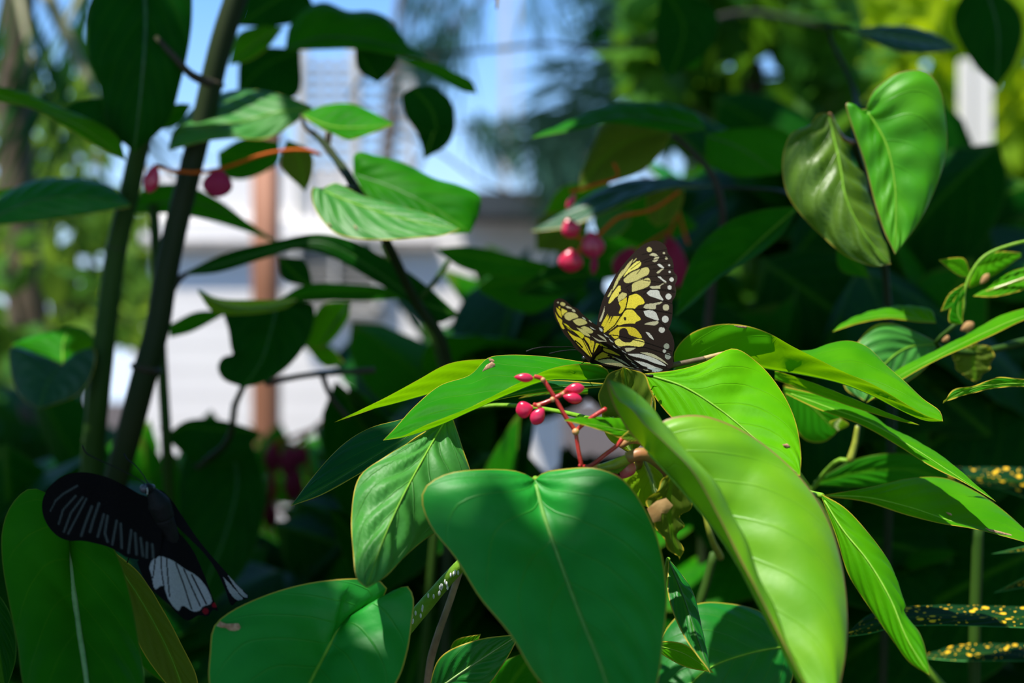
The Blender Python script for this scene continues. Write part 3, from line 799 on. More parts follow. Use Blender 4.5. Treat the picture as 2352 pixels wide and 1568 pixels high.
# ---- B: the shoot to the right
B = plant('begonia', 'sunlit begonia at right with long arching leaves beside the butterfly', 'begonia', 2000, 1500, .80)
o = leaf(B, [(1552,852),(1680,835),(1780,850),(1850,862),(1930,880),(2000,907),(2060,938),(2125,966),(2166,967)],
     [(1552,848),(1700,800),(1860,806),(1900,790),(1950,782),(1990,795),(2040,842),(2080,877),(2120,915),(2160,945),(2166,967)],
     [(1552,845),(1548,812),(1580,770),(1640,746),(1700,745),(1760,762),(1820,795),(1860,815),(1930,850),(2010,885),(2080,927),(2130,955),(2166,967)],
     [.685, .67, .655, .625], l=[.02, .035, .02], r=[-.002, -.012, -.010], mat='bright', bulge=.09, rib='midrib', ribr=2, nu=60, label='arched folded leaf behind the pale wing')
scar(o, [(1685,747),(1705,748),(1722,750),(1712,754),(1695,752)], .655)
leaf(B, [(1780,860),(1870,890),(1970,930),(2050,960),(2112,976)], [(1780,850),(1870,880),(1970,920),(2050,952),(2112,976)], [(1780,872),(1880,908),(1990,945),(2070,968),(2112,976)], [.71, .69, .67], l=-.006, r=.004, mat='bright', rib=None)
leaf(B, [(1805,900),(1900,935),(2000,972),(2100,1030),(2200,1095),(2288,1152)], [(1805,888),(1900,911),(1990,945),(2050,990),(2100,1010),(2180,1060),(2240,1112),(2288,1152)],
     [(1805,905),(1880,940),(1980,977),(2060,1022),(2140,1072),(2210,1106),(2288,1152)], [.72, .69, .65], l=[0, .02, .01], r=-.004, mat='bright', bulge=.07, rib='midrib', ribr=2, label='long narrow leaf arching to the right')
o = leaf(B, [(1895,1138),(1990,1142),(2090,1165),(2180,1195),(2280,1222),(2400,1258)], [(1895,1136),(2000,1118),(2090,1098),(2170,1098),(2240,1128),(2300,1168),(2400,1258)],
     [(1895,1140),(1985,1152),(2080,1182),(2160,1202),(2230,1213),(2300,1230),(2400,1258)], [.70, .68, .655], l=[0, .035, .02], r=[0, -.006, -.004], mat='bright', bulge=.06, rib='midrib', ribr=2, label='flat bright leaf at the right edge')
scar(o, [(2262,1212),(2290,1218),(2320,1226),(2345,1236),(2318,1232),(2280,1224)], .668)
scar(o, [(2172,1175),(2184,1178),(2188,1184),(2178,1182)], .668)
leaf(B, [(1888,1140),(1935,1215),(1995,1290),(2045,1375),(2085,1470),(2135,1550)], [(1888,1146),(1920,1230),(1948,1318),(2000,1400),(2050,1470),(2090,1522),(2135,1550)],
     [(1888,1134),(1940,1165),(2000,1230),(2048,1300),(2070,1365),(2080,1392),(2072,1402),(2112,1452),(2130,1510),(2135,1550)], [.63, .60, .57], l=[0, .010, .006], r=[0, .016, .008], mat='bright', bulge=.1, rib='midrib', ribr=2.5, label='narrow drooping leaf at lower right with a notched edge')
leaf(B, [(1870,1110),(1990,1080),(2120,1085),(2230,1150)], [(1870,1105),(1980,1050),(2120,1050),(2230,1150)], [(1870,1115),(1990,1120),(2120,1120),(2230,1150)], [.82], mat='shade2', rib=None)
leaf(B, [(2150,740),(2050,725),(1970,735),(1912,762)], [(2150,738),(2140,712),(2100,702),(2050,705),(1990,724),(1940,744),(1912,762)], [(2150,742),(2110,740),(2040,732),(1975,742),(1912,762)], [.80, .79, .78], l=.02, r=-.004, mat='bright', rib='midrib', ribr=1.5)
leaf(B, [(2150,790),(2080,800),(2020,850),(1985,920)], [(2150,785),(2110,765),(2060,745),(2015,745),(1978,775),(1950,830),(1940,890),(1985,920)], [(2150,800),(2130,840),(2080,880),(2030,910),(1985,920)], [.80, .78, .765], l=[0, .01], r=[0, .01], mat='sheen', bulge=.12, rib='midrib', ribr=2, label='pale shiny leaf behind the arched leaf')
leaf(B, [(2440,700),(2330,735),(2230,780),(2140,825),(2060,868),(1990,925)], [(2440,690),(2352,708),(2290,728),(2220,770),(2130,815),(2060,850),(1990,925)], [(2440,712),(2352,735),(2300,760),(2230,792),(2150,828),(2075,870),(1990,925)], [.76, .74, .73], l=.018, r=-.004, mat='bright', bulge=.06, rib='midrib', ribr=2, label='long leaf slanting up to the right edge')
leaf(B, [(2420,880),(2300,882),(2230,892),(2166,924)], [(2420,868),(2352,870),(2290,866),(2240,885),(2192,894),(2166,924)], [(2420,890),(2300,890),(2215,908),(2166,924)], [.68], mat='green', rib='midrib', ribr=1.5, wave=.001, label='small wavy leaf tip at the right edge')
leaf(B, [(1800,890),(1860,930),(1915,985)], [(1800,885),(1870,895),(1915,930),(1935,970),(1915,1000)], [(1800,900),(1815,960),(1850,1010),(1890,1015),(1915,1000)], [.80], mat='green', rib='midrib', ribr=2)
leaf(B, [(1930,960),(1920,975),(1925,990)], [(1930,960),(1905,970),(1925,990)], [(1930,960),(1950,975),(1925,990)], [.77], mat='lime', rib=None)
leaf(B, [(2400,640),(2300,655),(2235,680)], [(2400,605),(2320,625),(2265,665),(2235,680)], [(2400,648),(2330,672),(2280,682),(2235,680)], [.78], l=.01, r=-.004, mat='bright', rib='midrib', ribr=1.5)
leaf(B, [(2240,612),(2290,600),(2345,580)], [(2240,612),(2262,585),(2300,577),(2345,580)], [(2240,612),(2225,660),(2270,640),(2345,590)], [.80], mat='bright', rib=None, label='curled leaf blade')
leaf(B, [(2230,640),(2195,610),(2155,597)], [(2230,635),(2215,594),(2185,592),(2155,597)], [(2230,640),(2200,632),(2155,597)], [.79], mat='bright', rib=None)
leaf(B, [(2215,660),(2190,690),(2160,715)], [(2215,650),(2180,675),(2160,715)], [(2215,680),(2190,705),(2160,715)], [.77], mat='green', rib=None)
leaf(B, [(2212,745),(2200,720),(2205,680),(2215,650)], [(2212,745),(2180,740),(2185,700),(2215,650)], [(2212,745),(2212,710),(2215,650)], [.77], mat='green', rib='midrib', ribr=1.5)
pstem(B, [(2420,545,.78),(2330,560,.78),(2262,588,.78),(2232,625,.78),(2215,670,.78),(2212,715,.78),(2195,745,.78)], [4, 4], M['petiole_green'], 'curled_margin', 26, 8)
pstem(B, [(2265,670,.78),(2350,640,.775),(2420,615,.77)], [4, 4], M['petiole'], 'petiole', 8)
pstem(B, [(2195,745,.78),(2150,790,.79),(2230,810,.80),(2352,785,.82),(2440,770,.84)], [5, 8, 13], M['cane_green'], 'stem', 24, 10)
pstem(B, [(1970,978,.78),(1963,1020,.78),(1952,1058,.78)], [6, 9], M['petiole'], 'petiole', 10, 8)
pstem(B, [(1952,1058,.78),(1935,1055,.78),(1900,1080,.80),(1860,1130,.82)], [6, 6], M['petiole_green'], 'petiole', 10, 8)
pstem(B, [(2246,1205,.82),(2244,1300,.82),(2240,1400,.82),(2236,1650,.82)], [13, 14], M['cane_green'], 'stem', 16, 10)
pstem(B, [(1640,1270,.80),(1625,1330,.80),(1605,1400,.80),(1595,1640,.8)], [10, 12], M['cane_green'], 'stem', 16, 10)
pstem(B, [(1618,1170,.76),(1632,1230,.76),(1655,1280,.78)], [6, 9], M['petiole'], 'petiole', 12, 8)
root(B, 2236, 1650, .82, 14, 'cane_green')
root(B, 1595, 1640, .80, 12, 'cane_green')
pstem(B, [(1552,850,.686),(1620,870,.72),(1760,1000,.76),(1860,1130,.8),(2100,1500,.82),(2236,1650,.82)], [6, 8, 10], M['petiole_green'], 'petiole', 24, 8)
pstem(B, [(1888,1138,.632),(1840,1130,.70),(1860,1160,.8)], [6, 8], M['petiole_green'], 'petiole', 12, 8)
bd = stalk(B, [[(2230,800), (2225,770), (2215,750)]], .79, 3, 'petiole', 'bud_cluster')
flower(bd, (2222,750), 34, 22, 16, -30, .79, 'dry'); flower(bd, (2262,640), 30, 16, 12, -50, .79, 'dry'); flower(bd, (2172,778), 20, 14, 10, -40, .79, 'dry')
leaf(B, [(2240,790),(2235,830),(2240,878)], [(2240,790),(2190,815),(2200,850),(2240,878)], [(2240,790),(2280,800),(2275,840),(2240,878)], [.80], mat='olive', rib=None, wave=.002, name='bract', label='pale dry bract hanging at the node')

# ---- C: bottom left, shaded leaf under the black butterfly
C = plant('begonia', 'shaded begonia at bottom left whose leaf the black butterfly rests on', 'begonia', 150, 1600, .66)
leaf(C, [(156,1240),(165,1330),(180,1440),(198,1560),(215,1760)], [(156,1240),(142,1175),(100,1128),(65,1122),(25,1160),(5,1215),(5,1290),(20,1380),(40,1480),(52,1568),(90,1680),(215,1760)],
     [(156,1240),(180,1200),(235,1225),(270,1275),(300,1370),(320,1480),(332,1568),(320,1680),(215,1760)], [.625, .60, .56, .53], l=[0, .014, .012], r=[0, .012, .010], mat='shade2', bulge=.09, rib='midrib_pale', ribr=9, label='shaded leaf with a pale midrib')
leaf(C, [(240,1255),(320,1370),(390,1500),(440,1640)], [(240,1255),(270,1360),(330,1500),(440,1640)], [(240,1250),(320,1315),(375,1400),(415,1475),(455,1568),(440,1640)], [.68, .66], r=-.01, mat='olive', rib='midrib', ribr=2)
leaf(C, [(270,1380),(360,1470),(420,1600)], [(270,1380),(300,1500),(420,1600)], [(270,1380),(380,1440),(430,1530),(420,1600)], [.72], mat='shade2', rib=None)
leaf(C, [(-60,1300),(-20,1420),(10,1600)], [(-60,1300),(-80,1420),(10,1600)], [(-60,1300),(20,1400),(38,1500),(10,1600)], [.66], mat='shade', rib=None)
pstem(C, [(156,1240,.626),(190,1290,.66),(260,1500,.70),(240,1700,.70)], [8, 9], M['petiole_green'], 'petiole', 16, 8)
pstem(C, [(240,1252,.682),(225,1400,.70),(240,1700,.70)], [6, 8], M['petiole_green'], 'petiole', 16, 8)
root(C, 240, 1700, .70, 10)

# ---- D: bottom centre leaf
D = plant('begonia', 'shaded begonia at the bottom edge with a broad round lobed leaf and speckled petiole', 'begonia', 1000, 1600, .72)
o = leaf(D, [(802,1398),(775,1445),(745,1505),(712,1568),(640,1740)], [(802,1398),(860,1384),(890,1358),(880,1338),(850,1330),(800,1328),(700,1340),(600,1370),(520,1410),(490,1440),(482,1500),(480,1568),(520,1680),(640,1740)],
     [(802,1398),(850,1394),(895,1364),(935,1345),(950,1372),(946,1430),(935,1500),(910,1568),(800,1690),(640,1740)], [.605, .59, .56, .53], l=[0, .012, .012], r=[0, .006, .006], mat='satin', bulge=.07, rib='midrib', ribr=5.5, label='broad leaf with a brown torn edge')
scar(o, [(497,1437),(505,1426),(520,1432),(548,1431),(553,1440),(545,1452),(528,1450),(520,1442),(508,1441)], .578)
pstem(D, [(925,1450,.66),(985,1380,.66),(1035,1322,.655),(1085,1272,.65)], [19, 16, 14], M['petiole_green'], 'petiole', 16, 12, label='thick speckled petiole')
pv, pf = [], []
for i in range(26):
    tt = random.random(); a0 = P(935 + 130 * tt + random.uniform(-9, 9), 1438 - 146 * tt + random.uniform(-9, 9), .6455 + .009 * (1 - tt))
    q, w_ = ball_geo(a0, np.diag([.0005, .0006, .0012]), 6, 4); pv.append((q, w_))
v, f = join_geo(pv); mesh_obj('speckle', v, f, M['insect_white'], D, kind='stuff')
pstem(D, [(925,1450,.66),(880,1540,.68),(840,1720,.7)], [19, 20], M['petiole_green'], 'stem', 14, 12)
root(D, 840, 1720, .70, 20)
pstem(D, [(802,1398,.606),(830,1460,.64),(880,1540,.68)], [8, 10], M['petiole_green'], 'petiole', 12, 8)
pstem(D, [(1060,1300,.68),(1030,1390,.68),(1005,1460,.68),(985,1540,.69),(975,1720,.7)], [7, 9, 8], M['twig'], 'dry_twig', 20, 8)
leaf(D, [(980,1600),(1080,1530),(1195,1455)], [(980,1600),(1010,1510),(1090,1470),(1195,1455)], [(980,1600),(1100,1590),(1160,1520),(1195,1455)], [.64], mat='deep', rib='midrib_pale', ribr=3)
leaf(D, [(1030,1500),(1070,1485),(1105,1455)], [(1030,1500),(1045,1470),(1105,1455)], [(1030,1500),(1080,1510),(1105,1455)], [.66], mat='bright', rib=None)
leaf(D, [(1535,1285),(1570,1370),(1600,1460),(1632,1546)], [(1535,1285),(1535,1370),(1570,1460),(1632,1546)], [(1535,1280),(1590,1355),(1612,1440),(1622,1490),(1632,1546)], [.64, .62, .605], r=.008, mat='deep', rib='midrib_dark', ribr=2, label='dark leaf tip hanging behind the big front leaf')
leaf(D, [(1830,1480),(1720,1500),(1620,1540),(1530,1640)], [(1830,1480),(1760,1410),(1670,1385),(1590,1390),(1520,1460),(1500,1560),(1530,1640)], [(1830,1480),(1810,1580),(1700,1640),(1530,1640)], [.72, .70, .69], l=.02, mat='deep', rib='midrib', ribr=2.5, label='low leaf with sun patches')
leaf(D, [(1500,1480),(1570,1500),(1640,1545)], [(1500,1470),(1575,1480),(1640,1545)], [(1500,1490),(1570,1530),(1640,1545)], [.66], mat='bright', rib='midrib', ribr=1.5)
leaf(D, [(1120,1650),(1180,1560),(1240,1480)], [(1120,1650),(1100,1560),(1240,1480)], [(1120,1650),(1230,1580),(1240,1480)], [.70], mat='shade2', rib=None)
pstem(D, [(1830,1480,.72),(1500,1640,.74),(1000,1760,.72)], [6, 8], M['petiole_green'], 'petiole', 12, 8)
pstem(D, [(1535,1283,.64),(1470,1500,.70),(1000,1760,.72)], [5, 8], M['petiole_green'], 'petiole', 12, 8)

# ---- E: upper left shoot
E = plant('begonia', 'begonia shoot above centre left with light grey green folded leaves on a thin dark twig', 'begonia', 900, 900, 1.0)
leaf(E, [(718,248),(640,258),(560,278),(480,290),(405,305),(387,346)], [(718,246),(670,225),(600,208),(530,208),(470,230),(430,262),(402,300),(387,346)],
     [(718,250),(690,272),(645,305),(600,320),(540,318),(470,325),(420,338),(387,346)], [1.0, .99, .98], l=[0, .05, .03], r=[0, -.018, -.012], mat='sheen', bulge=.05, rib='midrib', ribr=2, label='folded leaf with a light near half')
leaf(E, [(692,264),(760,290),(830,293),(905,285)], [(692,262),(740,243),(800,237),(845,252),(905,285)], [(692,266),(730,292),(765,308),(800,322),(850,308),(905,285)], [.97, .95, .94], l=.02, r=-.004, mat='green', bulge=.08, rib='midrib', ribr=2)
o = leaf(E, [(738,436),(800,462),(870,486),(960,510),(1056,526)], [(738,434),(770,420),(830,448),(920,474),(1000,497),(1056,526)], [(738,438),(718,430),(716,460),(732,495),(762,530),(800,545),(880,551),(960,546),(1020,540),(1056,526)],
     [.86, .84, .82], l=.014, r=-.012, mat='sheen', bulge=.08, rib='midrib', ribr=2, label='light green leaf in focus under the thin twig')
scar(o, [(812,516),(818,520),(824,530),(818,529)], .822); scar(o, [(752,510),(760,516),(762,523),(754,517)], .825)
leaf(E, [(812,400),(900,430),(1000,480),(1080,535)], [(812,398),(816,352),(870,358),(930,375),(1000,410),(1055,425),(1103,450),(1100,490),(1080,535)], [(812,402),(850,460),(930,500),(1010,535),(1080,535)], [.93, .91, .90], l=.02, r=-.01, mat='shade2', rib='midrib_dark', ribr=2)
leaf(E, [(1005,300),(990,250),(950,205)], [(1005,300),(970,300),(932,262),(925,218),(950,200)], [(1005,300),(1040,300),(1040,250),(1000,200),(950,200)], [1.05], mat='shade', rib=None)
leaf(E, [(985,195),(1000,280),(975,366)], [(985,195),(940,205),(930,260),(960,310),(975,366)], [(985,195),(1032,225),(1046,282),(1030,330),(975,366)], [1.10], mat='shade', bulge=.1, rib='midrib', ribr=3, label='round dark leaf with a light midrib')
pstem(E, [(718,305,.98),(745,330,.95),(790,390,.92),(815,430,.90),(860,500,.92),(910,600,.96),(960,700,.99),(1010,770,1.0),(1040,900,1.02)], [7, 10, 11, 12, 13], M['cane'], 'stem', 40, 10)
pstem(E, [(755,305,.95),(752,330,.95),(748,338,.95)], [8, 7], M['twig_dark'], 'petiole', 8)
pstem(E, [(692,264,.97),(700,290,.97),(722,310,.97)], [4, 6], M['twig_dark'], 'petiole', 10)
pstem(E, [(738,436,.86),(790,430,.88),(815,432,.9)], [4, 5], M['twig_dark'], 'petiole', 8)
pstem(E, [(1030,600,.99),(1000,645,.99),(960,690,.99)], [6, 7], M['cane_green'], 'twig', 10)
root(E, 1040, 900, 1.02, 13, 'cane')
leaf(E, [(660,320),(685,360),(700,440)], [(660,320),(645,380),(690,430),(700,440)], [(660,320),(715,350),(715,410),(700,440)], [1.02], mat='olive', rib=None, name='bract')
fo = stalk(E, [[(735,355,.97),(715,346,.97),(660,345,.97),(600,356,.97),(545,375,.97),(510,387,.97),(450,396,.97),(370,386,.97),(355,380,.97)], [(510,387,.97),(495,400,.97)]], .97, 4.5, 'stalk_orange')
flower(fo, (500,420), 66, 70, 22, 95, .97, 'petal_dim'); flower(fo, (349,410), 66, 38, 20, 105, .97, 'petal')

# upper canopy of the same corner
G = plant('begonia', 'tall begonia with large dark leaves hanging in at top left of centre', 'begonia', 700, 900, 1.15)
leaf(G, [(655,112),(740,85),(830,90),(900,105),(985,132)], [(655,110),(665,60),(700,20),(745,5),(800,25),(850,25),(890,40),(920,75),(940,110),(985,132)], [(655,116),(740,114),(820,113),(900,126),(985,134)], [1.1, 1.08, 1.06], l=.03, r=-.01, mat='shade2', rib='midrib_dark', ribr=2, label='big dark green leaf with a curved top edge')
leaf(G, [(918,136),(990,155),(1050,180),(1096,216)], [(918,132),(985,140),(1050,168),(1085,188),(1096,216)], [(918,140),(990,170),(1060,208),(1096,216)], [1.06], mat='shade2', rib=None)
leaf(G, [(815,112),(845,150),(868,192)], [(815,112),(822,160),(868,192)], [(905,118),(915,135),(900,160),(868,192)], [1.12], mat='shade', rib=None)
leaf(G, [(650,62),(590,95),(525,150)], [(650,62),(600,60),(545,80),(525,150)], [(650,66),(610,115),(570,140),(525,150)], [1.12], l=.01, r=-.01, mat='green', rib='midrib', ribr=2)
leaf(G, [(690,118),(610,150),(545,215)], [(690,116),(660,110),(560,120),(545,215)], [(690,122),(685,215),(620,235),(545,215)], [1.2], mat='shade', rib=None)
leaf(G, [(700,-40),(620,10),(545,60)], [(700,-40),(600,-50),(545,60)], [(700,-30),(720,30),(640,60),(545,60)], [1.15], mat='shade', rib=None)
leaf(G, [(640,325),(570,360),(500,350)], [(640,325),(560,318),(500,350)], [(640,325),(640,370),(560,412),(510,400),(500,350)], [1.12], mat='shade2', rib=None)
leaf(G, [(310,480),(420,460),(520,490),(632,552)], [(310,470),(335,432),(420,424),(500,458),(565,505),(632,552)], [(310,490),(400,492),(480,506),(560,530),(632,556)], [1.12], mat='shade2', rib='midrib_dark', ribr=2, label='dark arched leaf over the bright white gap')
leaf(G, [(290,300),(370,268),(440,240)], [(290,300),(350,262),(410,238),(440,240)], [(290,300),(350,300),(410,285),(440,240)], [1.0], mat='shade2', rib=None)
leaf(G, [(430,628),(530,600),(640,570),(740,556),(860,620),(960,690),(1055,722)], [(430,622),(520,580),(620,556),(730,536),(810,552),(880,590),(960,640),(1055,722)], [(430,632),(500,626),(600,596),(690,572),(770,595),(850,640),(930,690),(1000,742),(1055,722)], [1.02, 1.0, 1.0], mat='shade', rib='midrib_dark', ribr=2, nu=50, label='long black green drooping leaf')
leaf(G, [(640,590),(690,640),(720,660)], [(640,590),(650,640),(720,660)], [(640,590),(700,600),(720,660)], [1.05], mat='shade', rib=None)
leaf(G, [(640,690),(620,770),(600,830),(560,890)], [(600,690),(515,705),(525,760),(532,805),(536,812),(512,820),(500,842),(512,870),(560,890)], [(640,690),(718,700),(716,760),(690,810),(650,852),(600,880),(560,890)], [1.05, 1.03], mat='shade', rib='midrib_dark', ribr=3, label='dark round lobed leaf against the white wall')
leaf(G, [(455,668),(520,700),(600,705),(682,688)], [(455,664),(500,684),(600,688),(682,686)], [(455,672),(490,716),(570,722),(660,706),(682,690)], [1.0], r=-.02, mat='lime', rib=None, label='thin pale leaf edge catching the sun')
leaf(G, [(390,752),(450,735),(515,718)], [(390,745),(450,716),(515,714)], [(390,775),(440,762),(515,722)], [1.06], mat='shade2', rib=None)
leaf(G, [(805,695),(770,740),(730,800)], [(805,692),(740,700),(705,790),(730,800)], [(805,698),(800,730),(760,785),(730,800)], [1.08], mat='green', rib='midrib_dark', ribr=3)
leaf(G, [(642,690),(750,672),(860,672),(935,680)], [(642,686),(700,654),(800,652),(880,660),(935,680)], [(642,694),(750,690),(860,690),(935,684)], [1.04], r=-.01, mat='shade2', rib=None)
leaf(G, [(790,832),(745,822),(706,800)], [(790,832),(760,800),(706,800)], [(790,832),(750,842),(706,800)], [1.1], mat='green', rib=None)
pstem(G, [(880,560,1.02),(905,620,1.02),(945,690,1.02),(985,745,1.02),(1030,900,1.03)], [9, 9], M['cane_green'], 'stem', 16)
pstem(G, [(430,628,1.02),(412,640,1.02),(396,662,1.02)], [6, 10], M['twig_dark'], 'petiole', 8)
pstem(G, [(610,880,1.04),(700,862,1.04),(780,855,1.04),(860,850,1.04)], [7, 7], M['twig_dark'], 'twig', 14)
pstem(G, [(740,860,1.05),(760,910,1.05),(800,960,1.06)], [7, 6], M['twig_dark'], 'twig', 10)
pstem(G, [(560,885,1.05),(540,930,1.06),(525,1010,1.08),(470,1060,1.1)], [7, 8], M['cane'], 'petiole', 12)
root(G, 1030, 900, 1.03, 10, 'cane_green')

# ---- canes at left
def cane(label, line, rpx, mat, nodes):
    t_ = thing('cane', label, 'cane', (P(*line[-1])[0] - .02, line[-1][2] + .02, 0), 'thick canes at the left')
    pstem(t_, line, rpx, M[mat], 'stem', 48, 14)
    p = P(*line[-1]); tube(t_, [p, np.array([t_.location.x, t_.location.y, -.01])], [rpx[-1] / F * line[-1][2]] * 2, M[mat], 'stem', 8, 12)
    for (x, y, d, r, ang) in nodes:
        a = math.radians(ang); q = np.array([math.cos(a), 0, -math.sin(a)]) * r * .16 / F * d
        v_, f_ = tube_geo(crom([P(x, y, d) - q, P(x, y, d), P(x, y, d) + q], 7), [r*.86 / F * d, r / F * d, r*.86 / F * d], 14)
        mesh_obj('node', v_, f_, M['twig_dark'], t_)
    return t_
c1 = cane('dark thick cane with swollen joints, the nearer of the two at left, leaning right',
     [(585,-120,1.0),(530,30,1.0),(500,130,1.0),(470,260,1.0),(435,400,1.0),(400,540,1.0),(378,650,1.0),(362,750,1.0),(335,850,1.0),(295,1000,1.01),(262,1120,1.02),(230,1300,1.04)], [27, 26, 27, 30, 27], 'cane',
     [(487,190,1.0,31,104), (378,655,1.0,27,100), (336,846,1.0,38,103)])
pstem(c1, [(486,192,.97),(440,172,.96),(400,130,.95),(366,92,.95)], [12, 9, 6], M['twig_dark'], 'leaf_stub', 16, label='curved dead leaf stub')
pstem(c1, [(358,85,.95),(368,95,.95)], [6, 6], M['dead_tip'], 'stub_tip', 5)
c2 = cane('greenish thick cane with a dark joint, left of the darker cane',
     [(345,250,1.04),(320,340,1.04),(296,450,1.04),(270,560,1.04),(255,660,1.04),(240,780,1.04),(225,920,1.04),(212,1060,1.05),(200,1300,1.06)], [22, 24, 26, 27], 'cane_green', [(268,570,1.04,25,100), (216,1012,1.05,28,97)])
c3 = cane('thin green cane close behind the dark one', [(352,470,1.12),(358,560,1.12),(362,640,1.12),(368,760,1.12),(376,900,1.12),(382,1000,1.12),(390,1200,1.14)], [12, 12, 13], 'cane_green', [(380,985,1.12,15,95)])
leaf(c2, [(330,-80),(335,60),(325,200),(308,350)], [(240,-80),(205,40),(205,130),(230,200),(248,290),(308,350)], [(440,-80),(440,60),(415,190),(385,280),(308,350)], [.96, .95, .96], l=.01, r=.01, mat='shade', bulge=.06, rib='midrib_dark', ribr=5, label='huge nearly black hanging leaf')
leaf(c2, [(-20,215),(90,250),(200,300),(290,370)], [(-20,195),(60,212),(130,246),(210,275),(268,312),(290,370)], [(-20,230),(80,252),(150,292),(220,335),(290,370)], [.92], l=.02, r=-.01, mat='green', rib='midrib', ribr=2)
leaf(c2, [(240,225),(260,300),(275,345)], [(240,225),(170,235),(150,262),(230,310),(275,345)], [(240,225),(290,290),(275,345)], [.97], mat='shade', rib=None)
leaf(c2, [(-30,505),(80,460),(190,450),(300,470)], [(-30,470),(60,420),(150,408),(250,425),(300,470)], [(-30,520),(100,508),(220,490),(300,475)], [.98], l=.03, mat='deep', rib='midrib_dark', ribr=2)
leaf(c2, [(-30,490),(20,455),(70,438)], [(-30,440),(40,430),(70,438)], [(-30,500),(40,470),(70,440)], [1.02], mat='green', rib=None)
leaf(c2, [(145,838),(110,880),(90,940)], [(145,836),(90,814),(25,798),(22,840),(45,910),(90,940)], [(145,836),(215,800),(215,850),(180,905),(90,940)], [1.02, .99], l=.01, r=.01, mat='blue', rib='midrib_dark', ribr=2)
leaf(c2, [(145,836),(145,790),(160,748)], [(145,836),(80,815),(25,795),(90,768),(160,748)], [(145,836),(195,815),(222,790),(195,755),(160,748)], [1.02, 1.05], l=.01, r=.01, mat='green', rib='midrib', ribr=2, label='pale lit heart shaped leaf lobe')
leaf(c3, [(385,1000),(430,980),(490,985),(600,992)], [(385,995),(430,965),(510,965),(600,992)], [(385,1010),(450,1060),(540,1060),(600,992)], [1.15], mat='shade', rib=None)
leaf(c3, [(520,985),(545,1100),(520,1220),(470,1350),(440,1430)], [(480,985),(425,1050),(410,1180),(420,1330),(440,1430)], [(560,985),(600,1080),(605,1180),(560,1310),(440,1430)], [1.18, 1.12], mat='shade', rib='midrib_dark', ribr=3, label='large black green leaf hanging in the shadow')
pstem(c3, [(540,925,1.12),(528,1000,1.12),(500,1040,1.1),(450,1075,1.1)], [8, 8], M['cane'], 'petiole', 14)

# ---- F: shoot behind the butterfly's wing tip, with flowers
K = plant('begonia', 'begonia with pink hanging flowers behind the wing tip of the pale butterfly', 'begonia', 1600, 900, 1.05)
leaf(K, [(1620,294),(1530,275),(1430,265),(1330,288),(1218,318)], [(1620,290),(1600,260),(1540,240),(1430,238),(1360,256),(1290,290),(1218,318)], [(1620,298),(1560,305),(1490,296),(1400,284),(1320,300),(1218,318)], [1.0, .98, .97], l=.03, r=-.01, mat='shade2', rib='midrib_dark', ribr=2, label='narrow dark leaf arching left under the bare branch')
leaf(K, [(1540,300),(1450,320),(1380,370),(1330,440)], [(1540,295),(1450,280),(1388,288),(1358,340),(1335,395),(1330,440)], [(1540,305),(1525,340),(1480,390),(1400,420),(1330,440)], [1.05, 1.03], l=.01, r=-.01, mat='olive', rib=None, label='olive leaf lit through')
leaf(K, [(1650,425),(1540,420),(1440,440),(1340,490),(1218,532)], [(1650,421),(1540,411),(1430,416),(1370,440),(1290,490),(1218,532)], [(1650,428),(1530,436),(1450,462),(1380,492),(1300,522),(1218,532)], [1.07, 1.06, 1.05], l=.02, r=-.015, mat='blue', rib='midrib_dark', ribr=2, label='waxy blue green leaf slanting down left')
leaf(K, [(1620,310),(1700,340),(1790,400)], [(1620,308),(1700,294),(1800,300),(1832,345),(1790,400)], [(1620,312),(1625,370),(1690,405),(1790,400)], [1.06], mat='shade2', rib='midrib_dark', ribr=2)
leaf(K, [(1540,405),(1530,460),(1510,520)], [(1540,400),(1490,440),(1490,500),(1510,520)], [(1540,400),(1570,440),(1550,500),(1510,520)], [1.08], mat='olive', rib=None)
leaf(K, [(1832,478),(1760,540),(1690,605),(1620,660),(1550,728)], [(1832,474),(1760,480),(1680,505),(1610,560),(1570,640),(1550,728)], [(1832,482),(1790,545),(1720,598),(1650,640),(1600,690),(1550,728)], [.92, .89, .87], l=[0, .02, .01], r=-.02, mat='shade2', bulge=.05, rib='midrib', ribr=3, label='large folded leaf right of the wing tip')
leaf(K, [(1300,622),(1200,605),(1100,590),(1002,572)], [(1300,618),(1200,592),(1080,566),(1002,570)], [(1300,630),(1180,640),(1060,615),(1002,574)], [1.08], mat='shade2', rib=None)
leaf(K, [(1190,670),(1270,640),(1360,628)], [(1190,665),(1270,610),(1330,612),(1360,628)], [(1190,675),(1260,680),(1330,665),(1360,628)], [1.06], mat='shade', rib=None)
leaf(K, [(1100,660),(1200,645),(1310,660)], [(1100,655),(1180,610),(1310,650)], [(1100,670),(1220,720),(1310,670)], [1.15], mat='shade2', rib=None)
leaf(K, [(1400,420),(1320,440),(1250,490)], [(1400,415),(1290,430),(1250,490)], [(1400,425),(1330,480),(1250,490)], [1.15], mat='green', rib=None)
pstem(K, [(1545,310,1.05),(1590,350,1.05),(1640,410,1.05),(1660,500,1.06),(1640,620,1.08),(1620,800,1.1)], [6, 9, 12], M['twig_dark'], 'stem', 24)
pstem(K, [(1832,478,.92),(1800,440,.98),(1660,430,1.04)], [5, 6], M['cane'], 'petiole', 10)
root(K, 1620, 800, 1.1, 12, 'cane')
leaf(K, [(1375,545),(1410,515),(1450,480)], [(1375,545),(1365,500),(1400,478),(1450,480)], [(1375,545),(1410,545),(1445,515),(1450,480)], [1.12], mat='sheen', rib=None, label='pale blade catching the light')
leaf(K, [(1600,520),(1500,500),(1380,470)], [(1600,515),(1500,440),(1380,470)], [(1600,525),(1500,565),(1400,530),(1380,470)], [1.25], mat='shade2', rib=None)
